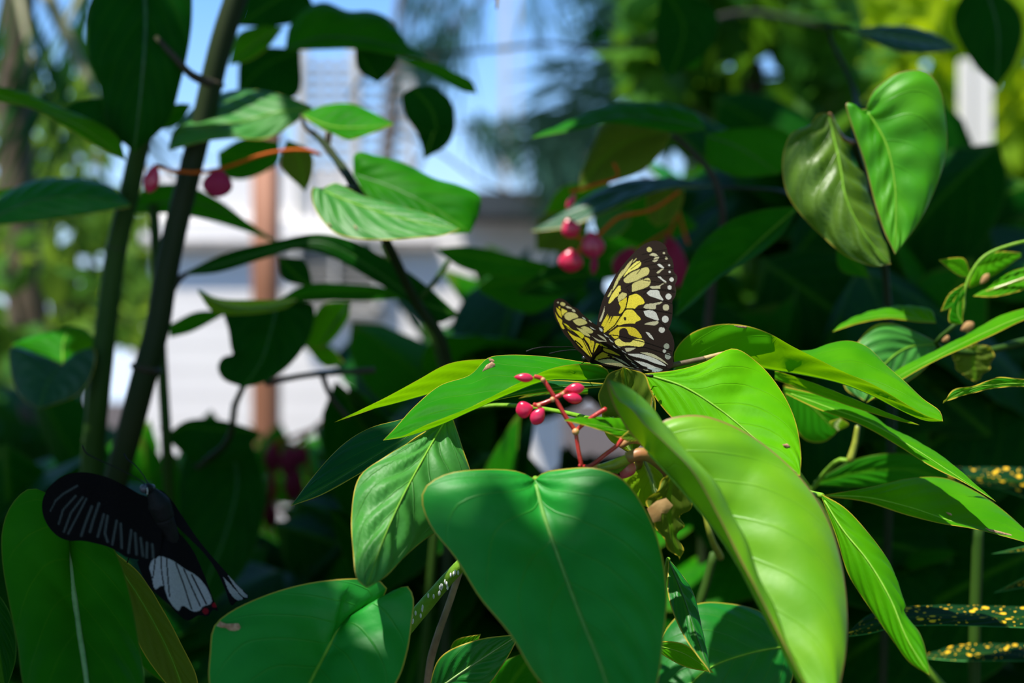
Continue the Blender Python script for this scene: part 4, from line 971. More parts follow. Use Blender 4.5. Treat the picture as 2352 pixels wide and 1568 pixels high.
leaf(K, [(1490,575),(1400,590),(1290,575)], [(1490,570),(1420,540),(1340,535),(1290,575)], [(1490,580),(1410,640),(1330,625),(1290,575)], [1.35], mat='shade2', rib=None)
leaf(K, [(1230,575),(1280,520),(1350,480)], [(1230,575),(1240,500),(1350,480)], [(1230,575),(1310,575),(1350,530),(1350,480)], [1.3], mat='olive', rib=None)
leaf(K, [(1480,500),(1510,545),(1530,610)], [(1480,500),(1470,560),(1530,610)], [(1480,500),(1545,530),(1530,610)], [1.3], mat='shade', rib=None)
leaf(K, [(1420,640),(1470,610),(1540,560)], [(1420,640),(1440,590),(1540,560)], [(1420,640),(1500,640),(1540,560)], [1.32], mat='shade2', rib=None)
f1 = stalk(K, [[(1560,440,1.0),(1500,480,1.0),(1420,500,1.0),(1385,530,1.0)], [(1385,530,1.0),(1370,545,1.0)], [(1385,530,1.0),(1340,560,1.0),(1325,585,1.0)], [(1345,555,1.0),(1320,540,1.0)], [(1410,375,1.0),(1420,405,1.0),(1380,420,1.0),(1310,440,1.0)]], 1.0, 4.5, 'stalk_orange')
flower(f1, (1310,524), 46, 44, 22, 70, 1.0, 'petal'); flower(f1, (1361,562), 62, 56, 20, 80, 1.0, 'petal'); flower(f1, (1311,598), 52, 58, 22, 95, 1.0, 'petal'); flower(f1, (1365,605), 50, 18, 14, 95, 1.0, 'petal_dim')
flower(f1, (1312,462), 40, 16, 12, 120, 1.0, 'petal')
f2 = stalk(K, [[(1560,450,1.16),(1555,490,1.16),(1535,540,1.16)], [(1556,480,1.16),(1580,560,1.16)], [(1535,530,1.16),(1440,590,1.16)]], 1.16, 4, 'stalk_orange')
flower(f2, (1545,600), 120, 64, 28, 80, 1.16, 'petal_dim'); flower(f2, (1440,605), 80, 66, 26, 110, 1.16, 'petal_dim')

# ---- H: the pair of upright hanging leaves at right
Q = plant('begonia', 'begonia at upper right with two large hanging leaves side by side', 'begonia', 1980, 900, .95)
leaf(Q, [(1902,262),(1928,370),(1945,460),(1990,545),(2046,608)], [(1902,260),(1880,262),(1858,288),(1820,302),(1798,360),(1806,440),(1850,505),(1900,553),(1950,592),(2010,612),(2046,608)],
     [(1902,260),(1922,282),(1936,330),(1990,420),(2007,490),(2032,555),(2046,608)], [.82, .80, .79], l=[0, .012, .008], r=[0, .02, .01], mat='olive_sheen', bulge=.12, rib='midrib', ribr=2.5, quilt=.0022, nq=6, wave=.001, label='olive quilted leaf, left of the pair')
leaf(Q, [(1990,252),(2035,330),(2055,420),(2058,500),(2056,584)], [(1990,250),(1965,250),(1943,234),(1955,285),(1985,372),(2010,470),(2032,535),(2056,584)],
     [(1990,248),(2005,212),(2030,188),(2062,168),(2120,162),(2155,195),(2172,270),(2174,350),(2150,430),(2110,512),(2056,584)], [.79, .78, .77], l=[0, .004, .002], r=[0, .01, .006], mat='fresh', bulge=.12, rib='midrib', ribr=2.5, quilt=.0012, nq=6, label='bright green leaf with a scar, right of the pair')
pstem(Q, [(1905,262,.82),(1940,320,.86),(1990,330,.88),(1990,260,.80)], [5, 7, 5], M['joint'], 'petiole', 18)
pstem(Q, [(1960,325,.87),(1990,420,.90),(2030,600,.94),(2050,900,.95)], [8, 9], M['cane'], 'stem', 20)
root(Q, 2050, 900, .95, 10, 'cane')
leaf(Q, [(2000,640),(1960,600),(1920,560)], [(2000,640),(1930,620),(1920,560)], [(2000,640),(1980,600),(1920,560)], [.95], mat='shade2', rib=None)
leaf(Q, [(1960,70),(2060,85),(2200,112)], [(1960,66),(2080,60),(2150,80),(2200,112)], [(1960,74),(2060,118),(2140,122),(2200,112)], [1.1], l=.02, r=-.02, mat='blue', rib='midrib', ribr=2, label='waxy grey green leaf above the pair')
leaf(Q, [(2250,-60),(2290,60),(2290,200)], [(2250,-60),(2190,40),(2240,150),(2290,200)], [(2250,-60),(2345,40),(2330,140),(2290,200)], [1.15], mat='shade', rib='midrib_dark', ribr=3)
leaf(Q, [(1520,-30),(1570,60),(1540,180)], [(1520,-30),(1505,80),(1515,150),(1540,180)], [(1520,-30),(1640,20),(1640,100),(1540,180)], [1.25], mat='shade', rib=None)
leaf(Q, [(1520,90),(1590,130),(1640,90)], [(1520,80),(1590,70),(1640,90)], [(1520,100),(1590,160),(1640,90)], [1.3], mat='shade2', rib=None)
pstem(Q, [(1960,70,1.1),(1900,60,1.12),(1960,200,1.1),(1965,325,1.0)], [5, 6], M['cane'], 'petiole', 16)

# ---- croton at lower right
R = plant('croton', 'dark croton with yellow spotted strap leaves low at the right', 'croton', 2300, 1600, .80)
leaf(R, [(2480,1420),(2300,1416),(2150,1412),(2040,1425),(1948,1452)], [(2480,1396),(2300,1391),(2150,1389),(2040,1398),(1990,1415),(1948,1452)], [(2480,1445),(2300,1440),(2150,1436),(2050,1442),(2000,1455),(1948,1462)], [.74, .73, .72], l=.025, r=-.01, mat='croton', bulge=.05, rib=None, label='spotted strap leaf, upper')
leaf(R, [(2480,1500),(2300,1500),(2200,1500),(2110,1510)], [(2480,1480),(2300,1480),(2200,1482),(2110,1510)], [(2480,1520),(2300,1518),(2200,1518),(2110,1510)], [.80], l=.02, r=-.01, mat='croton', rib=None, label='spotted strap leaf, lower and darker')
leaf(R, [(2480,1120),(2380,1110),(2250,1095),(2050,1085)], [(2480,1090),(2380,1075),(2250,1078),(2050,1085)], [(2480,1160),(2380,1150),(2280,1120),(2050,1085)], [.86], l=.03, mat='croton', rib=None)
leaf(R, [(2480,1310),(2380,1325),(2280,1362)], [(2480,1300),(2380,1315),(2280,1362)], [(2480,1330),(2380,1345),(2280,1362)], [.78], mat='croton', rib=None)
leaf(R, [(2480,1240),(2380,1255),(2275,1272)], [(2480,1235),(2380,1248),(2275,1272)], [(2480,1250),(2380,1265),(2275,1272)], [.76], mat='croton', rib=None)
for q in ((2480,1420,.74),(2480,1500,.80),(2480,1120,.86),(2480,1310,.78),(2480,1240,.76)):
    pstem(R, [q, (2520, q[1] + 40, .80), (2530, 1700, .82)], [4, 7], M['cane'], 'petiole', 12)
root(R, 2530, 1700, .82, 9, 'cane')
# ---- a pink flowering begonia in the shade, low at left centre
W = plant('begonia', 'blurred begonia with drooping pink flower bunch low behind the black butterfly', 'begonia', 680, 1500, 1.75)
fw = stalk(W, [[(760,950,1.7),(720,985,1.7),(680,1020,1.7)], [(720,985,1.7),(625,1020,1.7)], [(700,1000,1.7),(720,1180,1.7)], [(640,1020,1.7),(625,1150,1.7)]], 1.7, 5, 'stalk_orange')
for (x, y, L_, W_, mt) in ((625,1050,70,40,'petal_dim'),(665,1060,80,46,'petal_dim'),(620,1120,70,34,'petal'),(675,1110,90,48,'petal_dim'),(620,1180,70,36,'petal_dim'),(715,1170,100,50,'petal_dim'),(725,1235,80,46,'petal_dim'),(690,1045,50,40,'petal_dim')):
    flower(fw, (x, y), L_, W_, 24, 88, 1.7, mt)
pstem(W, [(760,950,1.7),(800,1050,1.7),(760,1300,1.75),(700,1500,1.75)], [8, 12, 14], M['cane'], 'stem', 20)
root(W, 700, 1500, 1.75, 14, 'cane')

# ---- deep shade leaves of the shrubs between the begonias and the garden house
GAPS = [(665,1110,60,120),(470,860,105,150),(340,930,60,90),(1252,1020,58,52),(1380,1000,45,40),(655,1190,25,30),(645,920,45,70),(820,715,70,70),(1012,735,22,36),(1748,625,28,50),(970,605,60,55),
        (1130,560,80,40),(760,640,50,50),(690,880,60,60),(1390,640,26,16),(1285,610,16,14),(1300,690,22,14),(1252,715,9,18),(1620,590,10,22),(760,900,60,50),(1440,1010,60,50),(530,600,120,90)]
def shrub(name, label, boxes, n, size, kinds, seed, cat='shrub', group=None):
    g = np.random.default_rng(seed)
    w = np.array([(b[1] - b[0]) * (b[3] - b[2]) for b in boxes], float); w /= w.sum()
    b = boxes[0]; c = P((b[0] + b[1]) / 2, b[3], b[5])
    t_ = thing(name, label, cat, (c[0], b[5], 0), group)
    top = P((b[0] + b[1]) / 2, (b[2] + b[3]) / 2, b[5])
    base = np.array([c[0], b[5], -.01])
    tube(t_, [base, base * .5 + top * .5 + np.array([.03, .02, 0]), top], [.014, .011, .007], M['cane'], 'stem', 16, 8)
    for i in range(n):
        b = boxes[g.choice(len(boxes), p=w)]
        for _ in range(60):
            x, y, d = g.uniform(b[0], b[1]), g.uniform(b[2], b[3]), g.uniform(b[4], b[5])
            dr = unit(g.normal(size=3) * np.array([1, .5, .5]) + np.array([0, -.4, -.45]))
            nm = np.array([g.normal() * .5, -.45 + g.normal() * .3, .9])
            s = size * g.uniform(.7, 1.3)
            sd = unit(np.cross(dr, nm)); q0 = P(x, y, d)
            nn = unit(np.cross(sd, dr))
            qs = np.array([q0 + dr * s * (a_ - .5) + sd * s * b_ - nn * s * (.23 * a_ * a_ + abs(b_) * .12) for a_ in (0, .12, .25, .38, .5, .62, .75, .88, 1) for b_ in (-.28, -.14, 0, .14, .28)])
            px_, py_ = 1176 + qs[:, 0] / qs[:, 1] * F, 784 - (qs[:, 2] - H) / qs[:, 1] * F
            if not any((((px_ - q[0]) / q[2]) ** 2 + ((py_ - q[1]) / q[3]) ** 2 < 1).any() for q in GAPS): break
        else: continue
        put_leaf(t_, P(x, y, d) - unit(dr) * s * .5, dr, nm, s, kinds[g.integers(len(kinds))])
    return t_
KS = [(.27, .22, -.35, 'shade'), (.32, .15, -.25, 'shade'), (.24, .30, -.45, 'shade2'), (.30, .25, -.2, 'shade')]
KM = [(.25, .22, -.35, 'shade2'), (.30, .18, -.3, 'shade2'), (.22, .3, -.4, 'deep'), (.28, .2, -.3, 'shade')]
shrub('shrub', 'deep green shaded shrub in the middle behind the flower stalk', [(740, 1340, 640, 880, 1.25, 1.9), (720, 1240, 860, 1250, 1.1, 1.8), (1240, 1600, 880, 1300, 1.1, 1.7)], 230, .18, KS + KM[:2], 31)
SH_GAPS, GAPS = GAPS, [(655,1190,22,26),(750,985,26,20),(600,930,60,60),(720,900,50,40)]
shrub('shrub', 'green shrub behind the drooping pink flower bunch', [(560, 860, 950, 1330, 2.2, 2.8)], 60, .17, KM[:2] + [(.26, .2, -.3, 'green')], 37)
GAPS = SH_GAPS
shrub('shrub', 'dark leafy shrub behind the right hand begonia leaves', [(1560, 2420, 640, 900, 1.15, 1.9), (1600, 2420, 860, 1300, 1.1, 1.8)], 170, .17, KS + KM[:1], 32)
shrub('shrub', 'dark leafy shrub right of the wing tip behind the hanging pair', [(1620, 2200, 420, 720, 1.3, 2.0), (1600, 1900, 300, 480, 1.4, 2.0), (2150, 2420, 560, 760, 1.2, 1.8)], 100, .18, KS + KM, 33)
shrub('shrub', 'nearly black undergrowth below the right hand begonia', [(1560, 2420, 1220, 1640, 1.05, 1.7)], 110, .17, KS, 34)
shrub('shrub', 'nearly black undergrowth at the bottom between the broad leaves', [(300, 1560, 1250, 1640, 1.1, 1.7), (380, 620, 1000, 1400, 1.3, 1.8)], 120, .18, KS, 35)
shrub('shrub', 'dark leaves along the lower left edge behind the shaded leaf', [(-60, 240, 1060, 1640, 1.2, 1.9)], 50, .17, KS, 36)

# ---- unseen trees added to cut the light; openings let sun reach the LIT points
LIT = [(1700,1000,.61,.045),(1650,1150,.55,.05),(1800,1350,.54,.05),(1600,800,.66,.03),(1750,800,.66,.04),(1950,840,.66,.045),(2080,920,.64,.03),(2050,1020,.69,.05),(2200,1160,.68,.05),(2040,1350,.60,.04),
       (1440,780,.65,.035),(1300,860,.63,.04),(1150,880,.62,.04),(1000,960,.60,.035),(1000,870,.69,.05),(960,1120,.592,.045),(880,1240,.58,.04),(1240,930,.59,.035),(1450,1100,.61,.03),(1480,690,.66,.035),
       (560,318,.975,.03),(450,325,.975,.025),(640,290,.975,.025),(800,280,.95,.04),(870,510,.83,.05),(2080,350,.78,.06),(1900,430,.81,.05),(2100,800,.78,.05),(2250,780,.75,.05),(2040,720,.79,.04),(2280,620,.79,.05),(1600,1500,.68,.022),
       (740,745,1.08,.04),(560,690,1.0,.03),(130,790,1.03,.04),(1335,560,1.0,.075),(1550,1450,.66,.03),(2340,900,.68,.04)]
LITP = np.array([P(x, y, d) for x, y, d, r in LIT]); LITR = np.array([q[3] for q in LIT])
def crown(label, lo, hi, n, size, mat, seed, trunk, hole=True):
    g = np.random.default_rng(seed); S = np.array(TO_SUN)
    t_ = thing('added_canopy', label, 'tree', trunk, 'added shading trees')
    V, Fc, T = [], [], []
    for i in range(n):
        c = g.uniform(lo, hi); s = size * g.uniform(.7, 1.3)
        if hole:
            w = c - LITP; w -= (w @ S)[:, None] * S
            if (np.linalg.norm(w, axis=1) < LITR + s * .42).any(): continue
        a = g.uniform(0, 6.28); dr = unit(np.array([math.cos(a), math.sin(a), -.35 + g.normal() * .2]))
        nm = g.normal(size=3) * .35 + np.array([0, 0, 1]); sd = unit(np.cross(dr, nm)); nm = np.cross(sd, dr); w_ = s * .27
        c = c - dr * s * .5
        o = len(V)
        V += [c, c + dr*s*.35 + sd*w_ - nm*w_*.25, c + dr*s*.4, c + dr*s*.35 - sd*w_ - nm*w_*.25,
              c + dr*s*.75 + sd*w_*.7 - nm*w_*.35, c + dr*s*.78 - nm*w_*.12, c + dr*s*.75 - sd*w_*.7 - nm*w_*.35, c + dr*s - nm*w_*.3]
        Fc += [(o, o+1, o+2), (o, o+2, o+3), (o+1, o+4, o+5, o+2), (o+2, o+5, o+6, o+3), (o+4, o+7, o+5), (o+5, o+7, o+6)]
        T += [g.uniform()] * 8
    V = np.array(V)
    mesh_obj('foliage', V, Fc, M[mat], t_, attrs={'tint': T}, kind='stuff')
    b0 = np.array(trunk, float); top = V.mean(0)
    tube(t_, [b0, b0 + np.array([0, .05, 1.3]), b0 * .4 + top * .6, top], [.09, .07, .04, .02], M['bark'], 'trunk', 20, 10)
    for i in range(8):
        tg = V[g.integers(len(V))]
        tube(t_, [b0 + np.array([0, .05, 1.3 + i * .12]), (b0 + tg) / 2 + np.array([0, 0, .9]), tg], [.03, .02, .006], M['bark'], 'branch', 12, 6)
    return t_
crown('unseen leafy crown added overhead at left to cut the light', (-3.6, -1.6, 2.5), (-.15, 2.0, 3.4), 1000, .26, 'fol_mid', 51, (-2.2, -.6, 0))
crown('unseen leafy crown added overhead at right to cut the light', (-.15, -1.6, 2.5), (3.4, 1.9, 3.4), 900, .26, 'fol_mid', 52, (2.3, -.9, 0))
crown('unseen leafy tree added on the viewing side to cut the light', (-3.4, -3.2, .1), (3.4, -1.7, 3.2), 700, .30, 'fol_mid', 53, (.4, -2.6, 0), False)
crown('unseen leafy tree added at left to cut the light', (-3.4, -1.6, .1), (-1.7, 2.6, 2.2), 800, .28, 'fol_mid', 54, (-2.6, 1.2, 0), False)
crown('unseen leafy tree added at right to cut the light', (1.7, -1.6, .1), (3.2, 2.6, 2.2), 800, .28, 'fol_mid', 55, (2.6, 1.2, 0), False)

def shade_branch(label, targets, lift, n, size, seed, stem_from, kinds):
    """an unseen leafy bough, added along the sun ray to cast shade on chosen leaves"""
    g = np.random.default_rng(seed); S = np.array(TO_SUN)
    t_ = thing('added_shade_bough', label, 'branch', tuple(stem_from))  # unseen bough, added only for the shadow it casts
    s0 = np.array(stem_from, float)
    for (x, y, d, r) in targets:
        p = P(x, y, d); c = p + S * (max(lift, H + .26 * d + .16 - p[2]) / S[2])
        tube(t_, [s0, s0 * .5 + c * .5 + np.array([0, 0, .08]), c + np.array([0, 0, .03])], [.010, .007, .003], M['bark'], 'stem', 16, 6)
        for i in range(n):
            q = g.normal(size=2); q /= max(1e-6, np.linalg.norm(q)); q *= math.sqrt(g.uniform()) * r
            pos = c + np.array([q[0], q[1], g.uniform(-.05, .05)]); sz = size * g.uniform(.7, 1.2)
            w = pos - LITP; w -= (w @ S)[:, None] * S
            if (np.linalg.norm(w, axis=1) < LITR * .75 + sz * .25).any(): continue
            a = g.uniform(0, 6.28); dr = np.array([math.cos(a), math.sin(a), -.2])
            put_leaf(t_, pos - dr * sz * .5, dr, (g.normal() * .2, g.normal() * .2, 1), sz, kinds[g.integers(len(kinds))])
    return t_
shade_branch('unseen leafy bough added to shade the big front leaf', [(1180,1250,.55,.06),(1340,1200,.56,.05),(1250,1420,.53,.06),(1430,1450,.52,.05),(1050,1180,.56,.04)], 1.2, 15, .11, 61, (-.5, -.1, 1.9), KM)
shade_branch('unseen leafy bough added to shade the lower left leaf and black butterfly', [(150,1400,.58,.09),(80,1200,.6,.07),(300,1200,.58,.09),(450,1350,.58,.06)], 1.1, 16, .12, 62, (-.9, .2, 2.0), KM)
shade_branch('unseen leafy bough added to shade the canes at the left', [(430,350,1.0,.10),(300,650,1.02,.12),(380,850,1.0,.12),(250,950,1.04,.12),(100,250,.92,.10),(150,470,.98,.10),(330,100,.95,.12),(560,235,1.02,.04),(560,850,1.05,.10),(500,1000,1.1,.12)], .5, 16, .14, 63, (-.9, 1.0, 2.2), KM)
shade_branch('unseen leafy bough added to shade the leaves round the blue gap', [(1430,270,.98,.09),(1430,450,.98,.10),(1700,560,.9,.09),(1700,350,1.06,.10),(750,80,1.08,.12),(980,280,1.1,.07),(1150,680,1.1,.14),(980,640,1.0,.12),(800,600,1.0,.09),(650,780,1.05,.09),(1540,600,1.1,.10),(670,1100,1.7,.16)], .9, 15, .14, 64, (.5, 1.6, 2.4), KM)
shade_branch('unseen leafy bough added to shade the undergrowth at right', [(1700,700,1.2,.14),(1950,680,1.2,.16),(2250,1000,1.1,.14),(2000,1300,1.0,.14),(2300,1400,.9,.14),(1900,640,1.1,.12)], .5, 16, .15, 65, (1.2, .9, 2.3), KM)

# ================================================================== THE BUTTERFLIES
def inside(poly, X, Y):
    p = np.array(poly, float); r = np.zeros(X.shape, bool); j = len(p) - 1
    for i in range(len(p)):
        c = ((p[i, 1] > Y) != (p[j, 1] > Y)) & (X < (p[j, 0] - p[i, 0]) * (Y - p[i, 1]) / (p[j, 1] - p[i, 1] + 1e-12) + p[i, 0])
        r ^= c; j = i
    return r
def dist_line(line, X, Y):
    p = np.array(line, float); D = np.full(X.shape, 1e9); j = 0
    for a, b in zip(p[:-1], p[1:]):
        e = b - a; L = max(e @ e, 1e-9)
        t = np.clip(((X - a[0]) * e[0] + (Y - a[1]) * e[1]) / L, 0, 1)
        D = np.minimum(D, np.hypot(X - a[0] - t * e[0], Y - a[1] - t * e[1]))
    return D
def wing(parent, name, outline, depth, paint, step, mat, smooth_out=True, label=None):
    """a scaled wing membrane: a fine grid trimmed to the outline, its pigment stored per vertex"""
    ol = crom(list(outline) + [outline[0]], 260) if smooth_out else np.array(outline + [outline[0]], float)
    x0, y0 = ol.min(0) - step; x1, y1 = ol.max(0) + step
    nx, ny = int((x1 - x0) / step) + 2, int((y1 - y0) / step) + 2
    X, Y = np.meshgrid(x0 + np.arange(nx) * step, y0 + np.arange(ny) * step, indexing='ij')
    cin = inside(ol, X[:-1, :-1] + step / 2, Y[:-1, :-1] + step / 2)
    vin = inside(ol, X, Y)
    used = np.zeros((nx, ny), bool)
    for a in (0, 1):
        for b in (0, 1): used[a:nx - 1 + a, b:ny - 1 + b] |= cin
    fix = used & ~vin
    # also snap inside vertices that lie on the trimmed border
    full = np.zeros((nx, ny), int)
    for a in (0, 1):
        for b in (0, 1): full[a:nx - 1 + a, b:ny - 1 + b] += cin
    fix |= used & (full < 4)
    fx, fy = X[fix], Y[fix]
    A, B = ol[:-1], ol[1:]
    E = B - A; L = np.maximum((E ** 2).sum(1), 1e-9)
    tt = np.clip(((fx[:, None] - A[:, 0]) * E[:, 0] + (fy[:, None] - A[:, 1]) * E[:, 1]) / L, 0, 1)
    qx, qy = A[:, 0] + tt * E[:, 0], A[:, 1] + tt * E[:, 1]
    k = np.argmin((qx - fx[:, None]) ** 2 + (qy - fy[:, None]) ** 2, 1)
    X[fix], Y[fix] = qx[np.arange(len(k)), k], qy[np.arange(len(k)), k]
    idx = np.full((nx, ny), -1); idx[used] = np.arange(used.sum())
    px, py = X[used], Y[used]
    dd = depth(px, py)
    V = np.stack([(px - 1176) / F * dd, dd, H - (py - 784) / F * dd], 1)
    f = np.stack([idx[:-1, :-1], idx[:-1, 1:], idx[1:, 1:], idx[1:, :-1]], -1)[cin]
    return mesh_obj(name, V, f, M[mat], parent, cols=paint(px, py, dist_line(ol, px, py)), label=label)

Z1 = lambda pts: [(1200 + x / 3.92, 500 + y / 3.92) for x, y in pts]
Z2 = lambda pts: [(1260 + x / 7.84, 670 + y / 7.84) for x, y in pts]
Z3 = lambda pts: [(1360 + x / 11.2, 540 + y / 11.2) for x, y in pts]
YEL, CRM, WHT, BEI = (.66, .53, .03), (.56, .50, .17), (.58, .57, .50), (.50, .46, .28)
STR = (.085, .10, .095)
DARK = (.024, .015, .011)
VN = (.004, .003, .002)
def painter(patches, spots=(), lines=(), dark=DARK, edge=None, gate=None):
    def paint(px, py, de):
        C = np.tile(np.array(dark), (len(px), 1))
        for col, poly in patches:
            m = inside(crom(list(poly) + [poly[0]], 70), px, py); C[m] = col
        for col, (x, y, r) in spots:
            C[np.hypot(px - x, py - y) < r] = col
        for col, w, line in lines:
            dl = dist_line(line, px, py)
            if col == STR:      # scattered pale scales, thinning out to both sides
                k = (np.clip(1.25 - dl / (w * 1.2), 0, 1) * np.clip(.75 + .5 * np.sin(px * 1.7 + py * 2.3) * np.sin(py * .9), 0, 1))[:, None]
                C = C * (1 - k) + np.array(col) * k
            else: C[dl < w] = col
        if edge: C[de < edge] = dark
        return C
    return paint

pk = thing('butterfly', 'yellow cream and black butterfly with raised wings perched on the sunlit leaf', 'butterfly', tuple(P(1430, 845, .645)))
# the wing pair turned to us from inside (right)
fw_out = [(1365,770)] + Z1([(672,950),(690,850),(730,720),(790,600),(870,470),(960,360),(1040,280),(1120,225),(1190,205),(1250,220),(1295,260),(1312,320),(1345,365),(1362,430),(1362,480),(1393,525),(1390,570),(1375,600),(1383,650),(1375,710),(1350,750),(1352,800),(1350,870),(1340,940),(1310,1010),(1270,1060),(1190,1090),(1100,1110),(950,1110),(800,1100),(730,1060)])
hw_out = Z1([(720,1040),(780,1030),(900,960),(1100,960),(1310,1000),(1335,1030),(1362,1100),(1368,1160),(1352,1240),(1360,1310),(1340,1350),(1280,1385),(1200,1395),(1100,1370),(980,1330),(860,1260),(780,1180)])
dF = lambda x, y: .646 + .030 * np.clip((845 - y) / 290, 0, 1.1) ** 1.0 + .010 * np.clip((x - 1370) / 180, 0, 1) - .004 * np.sin(np.clip((845 - y) / 290, 0, 1) * np.pi)
pat = [(CRM, Z3([(1050,610),(960,690),(880,790),(790,920),(720,1060),(690,1165),(750,1080),(850,960),(960,800),(1020,700)])),
       (CRM, Z3([(800,880),(720,970),(650,1090),(580,1240),(515,1440),(560,1390),(650,1250),(700,1110),(750,990)])),
       (CRM, Z3([(515,1365),(460,1460),(400,1580),(425,1590),(490,1500)])),
       (CRM, Z3([(1160,575),(1080,640),(1030,710),(1110,650)])),
       ((.78,.70,.14), Z3([(1150,670),(1250,670),(1262,740),(1200,830),(1040,910),(920,980),(805,1085),(850,990),(960,840),(1060,740)])),
       (CRM, Z3([(1330,835),(1430,830),(1470,890),(1445,1000),(1300,1080),(1100,1180),(900,1232),(840,1210),(805,1160),(870,1080),(1000,970),(1180,890)])),
       (CRM, Z3([(1350,1110),(1450,1098),(1502,1170),(1475,1280),(1330,1370),(1150,1440),(1040,1468),(1022,1380),(1030,1270),(1100,1190),(1220,1140)])),
       (BEI, Z3([(1470,510),(1560,455),(1620,470),(1695,528),(1640,545),(1540,530)])), (BEI, Z3([(1725,540),(1640,560),(1555,672),(1640,682),(1710,600)])),
       (WHT, Z3([(1655,738),(1720,725),(1862,850),(1810,845),(1720,800)])), (BEI, Z3([(1868,850),(1780,870),(1655,970),(1720,975),(1790,910)])),
       (WHT, Z3([(1685,1068),(1740,1050),(1800,1110),(1915,1202),(1850,1195),(1750,1120)])), (BEI, Z3([(1918,1218),(1830,1215),(1755,1282),(1480,1328),(1560,1380),(1745,1382),(1755,1310)])),
       (WHT, Z1([(1118,680),(1130,655),(1165,650),(1225,655),(1240,692),(1268,742),(1200,722),(1140,700)])),
       ((.76,.64,.10), Z1([(884,612),(868,610),(838,645),(803,695),(774,772),(792,766),(840,716),(862,700),(872,668),(884,660)])),
       (CRM, Z1([(900,670),(940,686),(920,722),(885,742),(868,758),(858,728),(866,700)])),
       (YEL, Z1([(940,714),(935,772),(905,845),(868,862),(884,805),(868,766),(900,740)])),
       (BEI, Z1([(742,790),(722,850),(692,935),(706,932),(735,855)])),
       (YEL, Z1([(770,862),(745,900),(712,972),(724,976),(760,905)])), (YEL, Z1([(803,880),(770,930),(732,998),(742,1000),(790,930)])), (YEL, Z1([(780,872),(757,910),(724,980),(732,985),(772,915)])),
       (YEL, Z1([(815,888),(860,884),(892,888),(856,955),(800,1005),(752,1030),(731,1032),(735,1004),(790,940)])),
       ((.78,.64,.05), Z1([(960,702),(1030,686),(1092,740),(1096,770),(1040,790),(1004,822),(934,815),(943,745)])),
       ((.78,.64,.05), Z1([(940,826),(990,828),(1030,868),(1066,915),(1020,940),(1003,977),(950,968),(853,966),(880,920),(915,850)])),
       (BEI, Z1([(1088,806),(1110,780),(1180,770),(1262,750),(1240,775),(1205,785),(1200,817),(1110,817)])),
       (WHT, Z1([(1090,840),(1150,830),(1198,850),(1215,882),(1226,922),(1150,902),(1108,880)])),
       (BEI, Z1([(1082,975),(1110,950),(1226,933),(1217,955),(1172,980),(1160,1008),(1105,1002)]))]
spt = [(CRM, (1491.2, 573, 5.9)), (BEI, (1525, 581, 2.4)), (BEI, (1530.5, 592.7, 3.3)), (WHT, (1537, 608.8, 2.4)), (WHT, (1538, 624, 2.6)), (WHT, (1542.6, 641.8, 5)), (WHT, (1538, 660, 5)),
       (WHT, (1535.5, 680.8, 6.8)), (BEI, (1529.6, 705.8, 7.4)), (WHT, (1528, 732.8, 7.8)), (DARK, (1435.2, 730.5, 3.0)), (DARK, (1436, 733, 2.8))]
vein = []
for q in ([(1180,905),(1250,735),(1320,700)],): pass
for ln in ([(1150,1000),(1290,820),(1470,770),(1960,690)], [(1000,870),(1250,680),(1560,560),(1990,510)], [(860,1340),(1100,1200),(1500,1060),(2190,1030)],
           [(900,1380),(960,1480)], [(1290,500),(1560,440),(1950,360)], [(1500,880),(1880,850),(2100,850)], [(1000,1480),(1300,1390),(1600,1380),(2160,1480)]):
    vein.append((VN, .8, Z3(ln)))
for ln in ([(735,1045),(830,970),(930,812),(956,700),(1010,672)], [(940,820),(1150,826),(1350,862)], [(850,970),(1080,985),(1310,1050)]): vein.append((VN, 1.3, Z1(ln)))
for ln in ([(1080,650),(1250,640),(1378,662)], [(1265,745),(1352,775)], [(1226,925),(1312,1005)], [(1075,1080),(1200,1100),(1300,1150)], [(1262,750),(1180,765)], [(1090,690),(1150,645)], [(1085,560),(1290,590)], [(1100,400),(1220,370),(1350,350)]): vein.append((VN, .9, Z1(ln)))
wing(pk, 'forewing', fw_out, dF, painter(pat, spt, vein, edge=1.1), 1.0, 'wing', label='broad wing turned to the camera')
hp = [(YEL, Z1([(850,982),(1000,988),(1040,1020),(1076,1082),(1000,1067),(962,1050),(935,1000),(905,992),(872,1015),(870,1068),(832,1090),(800,1060),(776,1050)])),
      ((.78,.68,.14), Z1([(828,1110),(868,1088),(905,1115),(970,1122),(1005,1094),(1060,1092),(1098,1112),(1090,1150),(1060,1160),(950,1150),(860,1156),(838,1135)])),
      (BEI, Z1([(920,1172),(1024,1165),(990,1190),(938,1204)])),
      (WHT, Z1([(945,1225),(1050,1225),(1200,1270),(1292,1332),(1200,1312),(1100,1272),(980,1242)])), (WHT, Z1([(1000,1282),(1100,1302),(1200,1342),(1264,1367),(1220,1387),(1120,1342),(1020,1312)])),
      ((.85,.84,.8), Z1([(1120,1347),(1180,1352),(1246,1374),(1200,1387),(1150,1377)])), (BEI, Z1([(1060,1213),(1150,1218),(1250,1268),(1312,1322),(1220,1274)])),
      (WHT, Z1([(1108,1028),(1140,1035),(1182,1097),(1150,1080)]))]
hs = [(WHT, (1520, 757, 7)), ((.30,.32,.24), (1531, 795, 6.5)), ((.30,.32,.26), (1534, 818, 7)), ((.45,.45,.38), (1526, 806, 4))]
hl = [(VN, 1.1, Z1(l)) for l in ([(735,1050),(850,1060),(1100,1120),(1340,1200)], [(930,1165),(1100,1165),(1340,1240)], [(900,1230),(1100,1290),(1300,1350)])]
